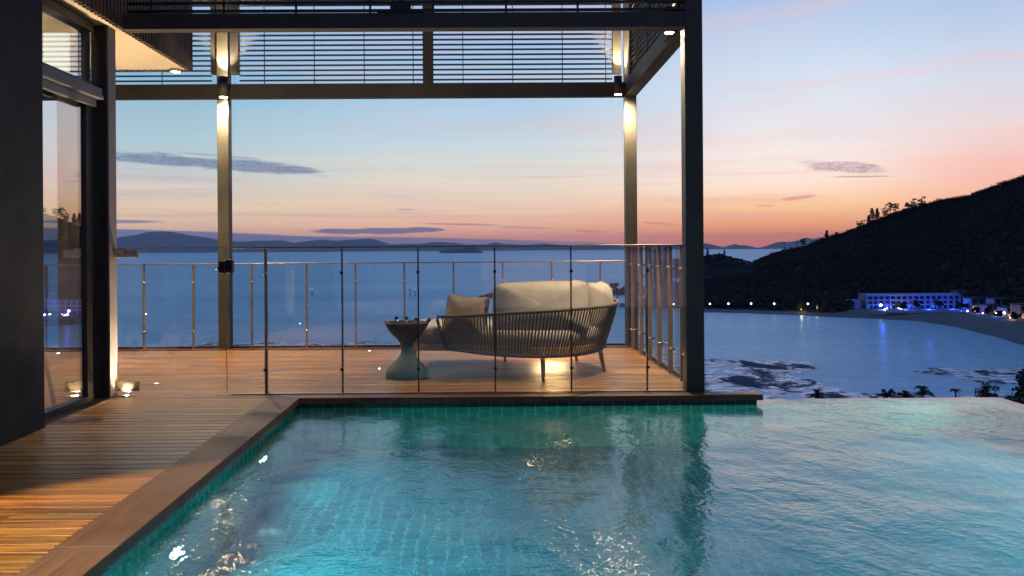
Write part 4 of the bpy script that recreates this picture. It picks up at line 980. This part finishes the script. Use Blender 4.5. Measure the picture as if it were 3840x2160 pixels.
VB = [(31.0, 122, 6, 10.5, 'tall narrow white block just right of the hotel', 0), (31.7, 112, 8, 7.5, 'white house with a warm window right of the narrow block', 1), (32.5, 104, 7, 5.2, 'low white house with two warm windows', 2), (32.9, 122, 8, 8.5, 'pale house set back among the resort trees', 1), (33.5, 100, 7, 5.6, 'white house near the right edge with a warm window', 1), (34.2, 108, 9, 8, 'rightmost pale resort block', 2)]
for a, dr, w_, h, lb, nl in VB:
    r = interp(SH, a)[0] + dr; x = r * math.sin(R(a)); y = r * math.cos(R(a)); zb = -38.4
    o = thing('resort_house', (x, y, zb), lb, 'house', 'white houses of the resort'); b = MB().box(x, x + w_, y, y + 8, zb - 2, zb + h)
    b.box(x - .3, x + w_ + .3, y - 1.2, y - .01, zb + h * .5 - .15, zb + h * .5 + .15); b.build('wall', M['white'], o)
    MB().box(x - .5, x + w_ + .5, y - 1.2, y + 8.4, zb + h + .01, zb + h + .5).build('roof', M['rock'], o)
    for k in range(4):
        lit = k < nl; MB().box(x + .8 + (k % 2) * w_ * .5, x + w_ * .5 - .4 + (k % 2) * w_ * .5, y - .06, y - .01, zb + .8 + (k // 2) * h * .5, zb + h * .42 + (k // 2) * h * .5).build('window', M['litwin'] if lit else M['darkglass'], o)
for a, e, c in ((31.2, 1600, (.06, .16, 1)), (32.1, 900, (.5, .2, 1)), (33.0, 1100, (.12, .22, 1)), (33.8, 800, (1, .4, .45))):
    x, y = shore_at(a, 92); l = bpy.data.lights.new('resort_glow', 'POINT'); l.energy = e; l.color = c; l.shadow_soft_size = .5; lo = bpy.data.objects.new('resort_glow', l); COL.objects.link(lo); lo.location = (x, y, -36.6)
for a, dr, z, r, mt, lb in ((31.9, 92, -36.4, .4, 'warm_spot', 'small warm lamp between the resort houses'), (32.3, 90, -37, .35, 'blue_spot', 'small blue lamp before the low white house'), (33.0, 94, -36, .4, 'warm_spot', 'small warm lamp before the set back house'), (33.7, 90, -36.8, .35, 'warm_spot', 'small warm lamp at the right edge of the resort')):
    blob_lamp(*shore_at(a, dr), z, r, mt, lb)
for i, (x, y, h, r, lb) in enumerate(((258, 486, 6, 2.6, 'dark tree in front of the hotel left half'), (268, 486, 7, 3, 'dark tree in front of the middle of the hotel'), (281, 487, 7, 3, 'dark tree by the hotel right half'), (297, 486, 5, 2.4, 'dark tree at the hotel right end'), (*shore_at(31.0, 88), 6, 2.6, 'tree between the hotel and the resort houses'), (*shore_at(31.9, 84), 5, 2.4, 'tree before the low white house'), (*shore_at(32.6, 84), 5.5, 2.4, 'tree before the set back pale house'), (*shore_at(33.2, 84), 5, 2.4, 'tree near the pale resort lamp'), (*shore_at(34.0, 84), 6, 3, 'rightmost tree in front of the resort'))):
    round_tree(x, y, -38.8, h, r, lb, leaf=.45, n=500)
bulge('rock_seawall', [(222, 462), (245, 462), (270, 462), (292, 458), (310, 450)], 5, 2.4, 'low dark rock wall along the beach below the hotel')

# ------------------------------------------------------------------ near garden slope and palms
vs = []; NX, NY = 60, 40
for i in range(NX):
    for j in range(NY):
        x = -160 + 330 * i / (NX - 1); y = 10.6 + (200 - 10.6) * (j / (NY - 1)) ** 1.3
        z = -3.2 - .2 * (y - 10.6) + nz(x, y, 2, .05) * 1.0 * min(1, (y - 10) / 30) - .0009 * max(0, -x - 10) * 20
        vs.append((x, y, max(z, -41.5)))
for i in range(NX):
    x = -160 + 330 * i / (NX - 1); vs.append((x, -12, -3.4))
m = MB(); m.add(vs[:NX * NY], [(i * NY + j, (i + 1) * NY + j, (i + 1) * NY + j + 1, i * NY + j + 1) for i in range(NX - 1) for j in range(NY - 1)], 0, True)
m.add([(-160, -14, -3.2), (170, -14, -3.2), (170, 10.6, -3.2), (-160, 10.6, -3.2)], [(0, 1, 2, 3)])
tag(m.build('garden_slope', M['nearhill']), 'dark planted slope falling from the villa to the shore', 'slope', kind='structure')
def palm(x, y, zc, rad, label, seed, nf=15, upright=.55):
    random.seed(seed); zg = -3.2 - .2 * (y - 10.6)
    o = thing('palm_tree', (x, y, zg), label, 'palm tree', 'palms standing below the infinity edge')
    MB().tube([(x + .5, y, zg - .5), (x + .2, y, (zg + zc) / 2), (x, y, zc)], [.24, .17, .13], 9).build('trunk', M['trunk'], o)
    c = MB()
    for q in range(nf):
        t = 2 * math.pi * (q + random.uniform(-.3, .3)) / nf; up = random.uniform(.1, 1.35) * upright * 1.6; L_ = rad * random.uniform(.85, 1.15)
        d = Vector((math.cos(t), math.sin(t), 0)); P_ = []
        for s_ in range(9):
            u = s_ / 8; P_.append(Vector((x, y, zc)) + d * (L_ * u * math.cos(up * .7)) + Vector((0, 0, L_ * (up * u - (.35 + up * .55) * u * u))))
        c.tube(P_, [.035] * 8 + [.01], 4)
        side = d.cross(Vector((0, 0, 1))).normalized()
        for s_ in range(1, 9):
            for e in range(4):
                u = (s_ - e / 4) / 8; a = P_[s_ - 1].lerp(P_[s_], 1 - e / 4); fl = L_ * .30 * math.sin(math.pi * min(1, u * .8 + .15)) + .05
                tg = (P_[s_] - P_[s_ - 1]).normalized()
                for sg in (-1, 1):
                    tip = a + side * sg * fl * .8 + tg * fl * .5 + Vector((0, 0, -fl * .35)); w_ = tg * .05
                    c.add([a - w_, a + w_, tip], [(0, 1, 2)], .5)
    c.build('crown', M['leafnear'], o)
palm(63.2, 150, -27.0, 2.3, 'leftmost palm, alone beside the mud flat', 1, 14, .9)
palm(76.6, 150, -27.2, 2.6, 'palm at the left of the group of three', 2, 15, .8)
palm(80.0, 150, -27.4, 2.3, 'middle palm of the group of three', 3, 14, .8)
palm(83.4, 150, -26.8, 2.7, 'tallest palm at the right of the group of three', 4, 16, .9)
palm(89.5, 150, -26.1, 1.1, 'small slim palm between the group and the dark trees', 5, 12, .5)
random.seed(11)
round_tree(95.6, 150, -31, 6.2, 2.2, 'small shrubby tree right of the slim palm', 'leafnear', .22, 500, 'bushy_tree', 'trees at the right below the pool')
round_tree(27.5, 38, -9.3, 5.0, 2.3, 'big dark tree filling the right edge above the pool', 'leafnear', .14, 2600, 'bushy_tree', 'trees at the right below the pool')
round_tree(24.2, 36, -9.2, 3.6, 1.5, 'lower dark tree left of the big one at the right edge', 'leafnear', .12, 1800, 'bushy_tree', 'trees at the right below the pool')
round_tree(20.5, 34, -8.6, 2.6, 1.6, 'low dark shrub by the pool corner', 'leafnear', .12, 1500, 'bushy_tree', 'trees at the right below the pool')
round_tree(24.5, 30, -7.6, 3.0, 2.0, 'dark shrub in front of the big tree', 'leafnear', .12, 2000, 'bushy_tree', 'trees at the right below the pool')

# ------------------------------------------------------------------ haze
HAZE = True
if HAZE:
    m, nt, out = newmat('air_haze'); pv = N(nt, 'ShaderNodeVolumePrincipled')
    pv.inputs['Color'].default_value = (.76, .88, 1.0, 1); pv.inputs['Density'].default_value = 2.2e-5; pv.inputs['Anisotropy'].default_value = .2
    nt.links.new(pv.outputs[0], out.inputs['Volume'])
    o = MB().box(-62000, 62000, -400, 43000, -42.6, 640).build('haze', m); tag(o, 'thin evening haze over the sea', 'haze', kind='stuff')

# ------------------------------------------------------------------ render settings
SC.view_settings.view_transform = 'Standard'; SC.view_settings.look = 'None'; SC.view_settings.exposure = 0; SC.view_settings.gamma = 1
SC.render.engine = 'CYCLES'
c = SC.cycles; c.use_denoising = True; c.denoiser = 'OPENIMAGEDENOISE'; c.sample_clamp_indirect = 25; c.sample_clamp_direct = 0
c.max_bounces = 10; c.diffuse_bounces = 3; c.glossy_bounces = 5; c.transmission_bounces = 6; c.transparent_max_bounces = 24; c.volume_bounces = 0
c.caustics_reflective = False; c.caustics_refractive = True; c.blur_glossy = .3; c.use_light_tree = True
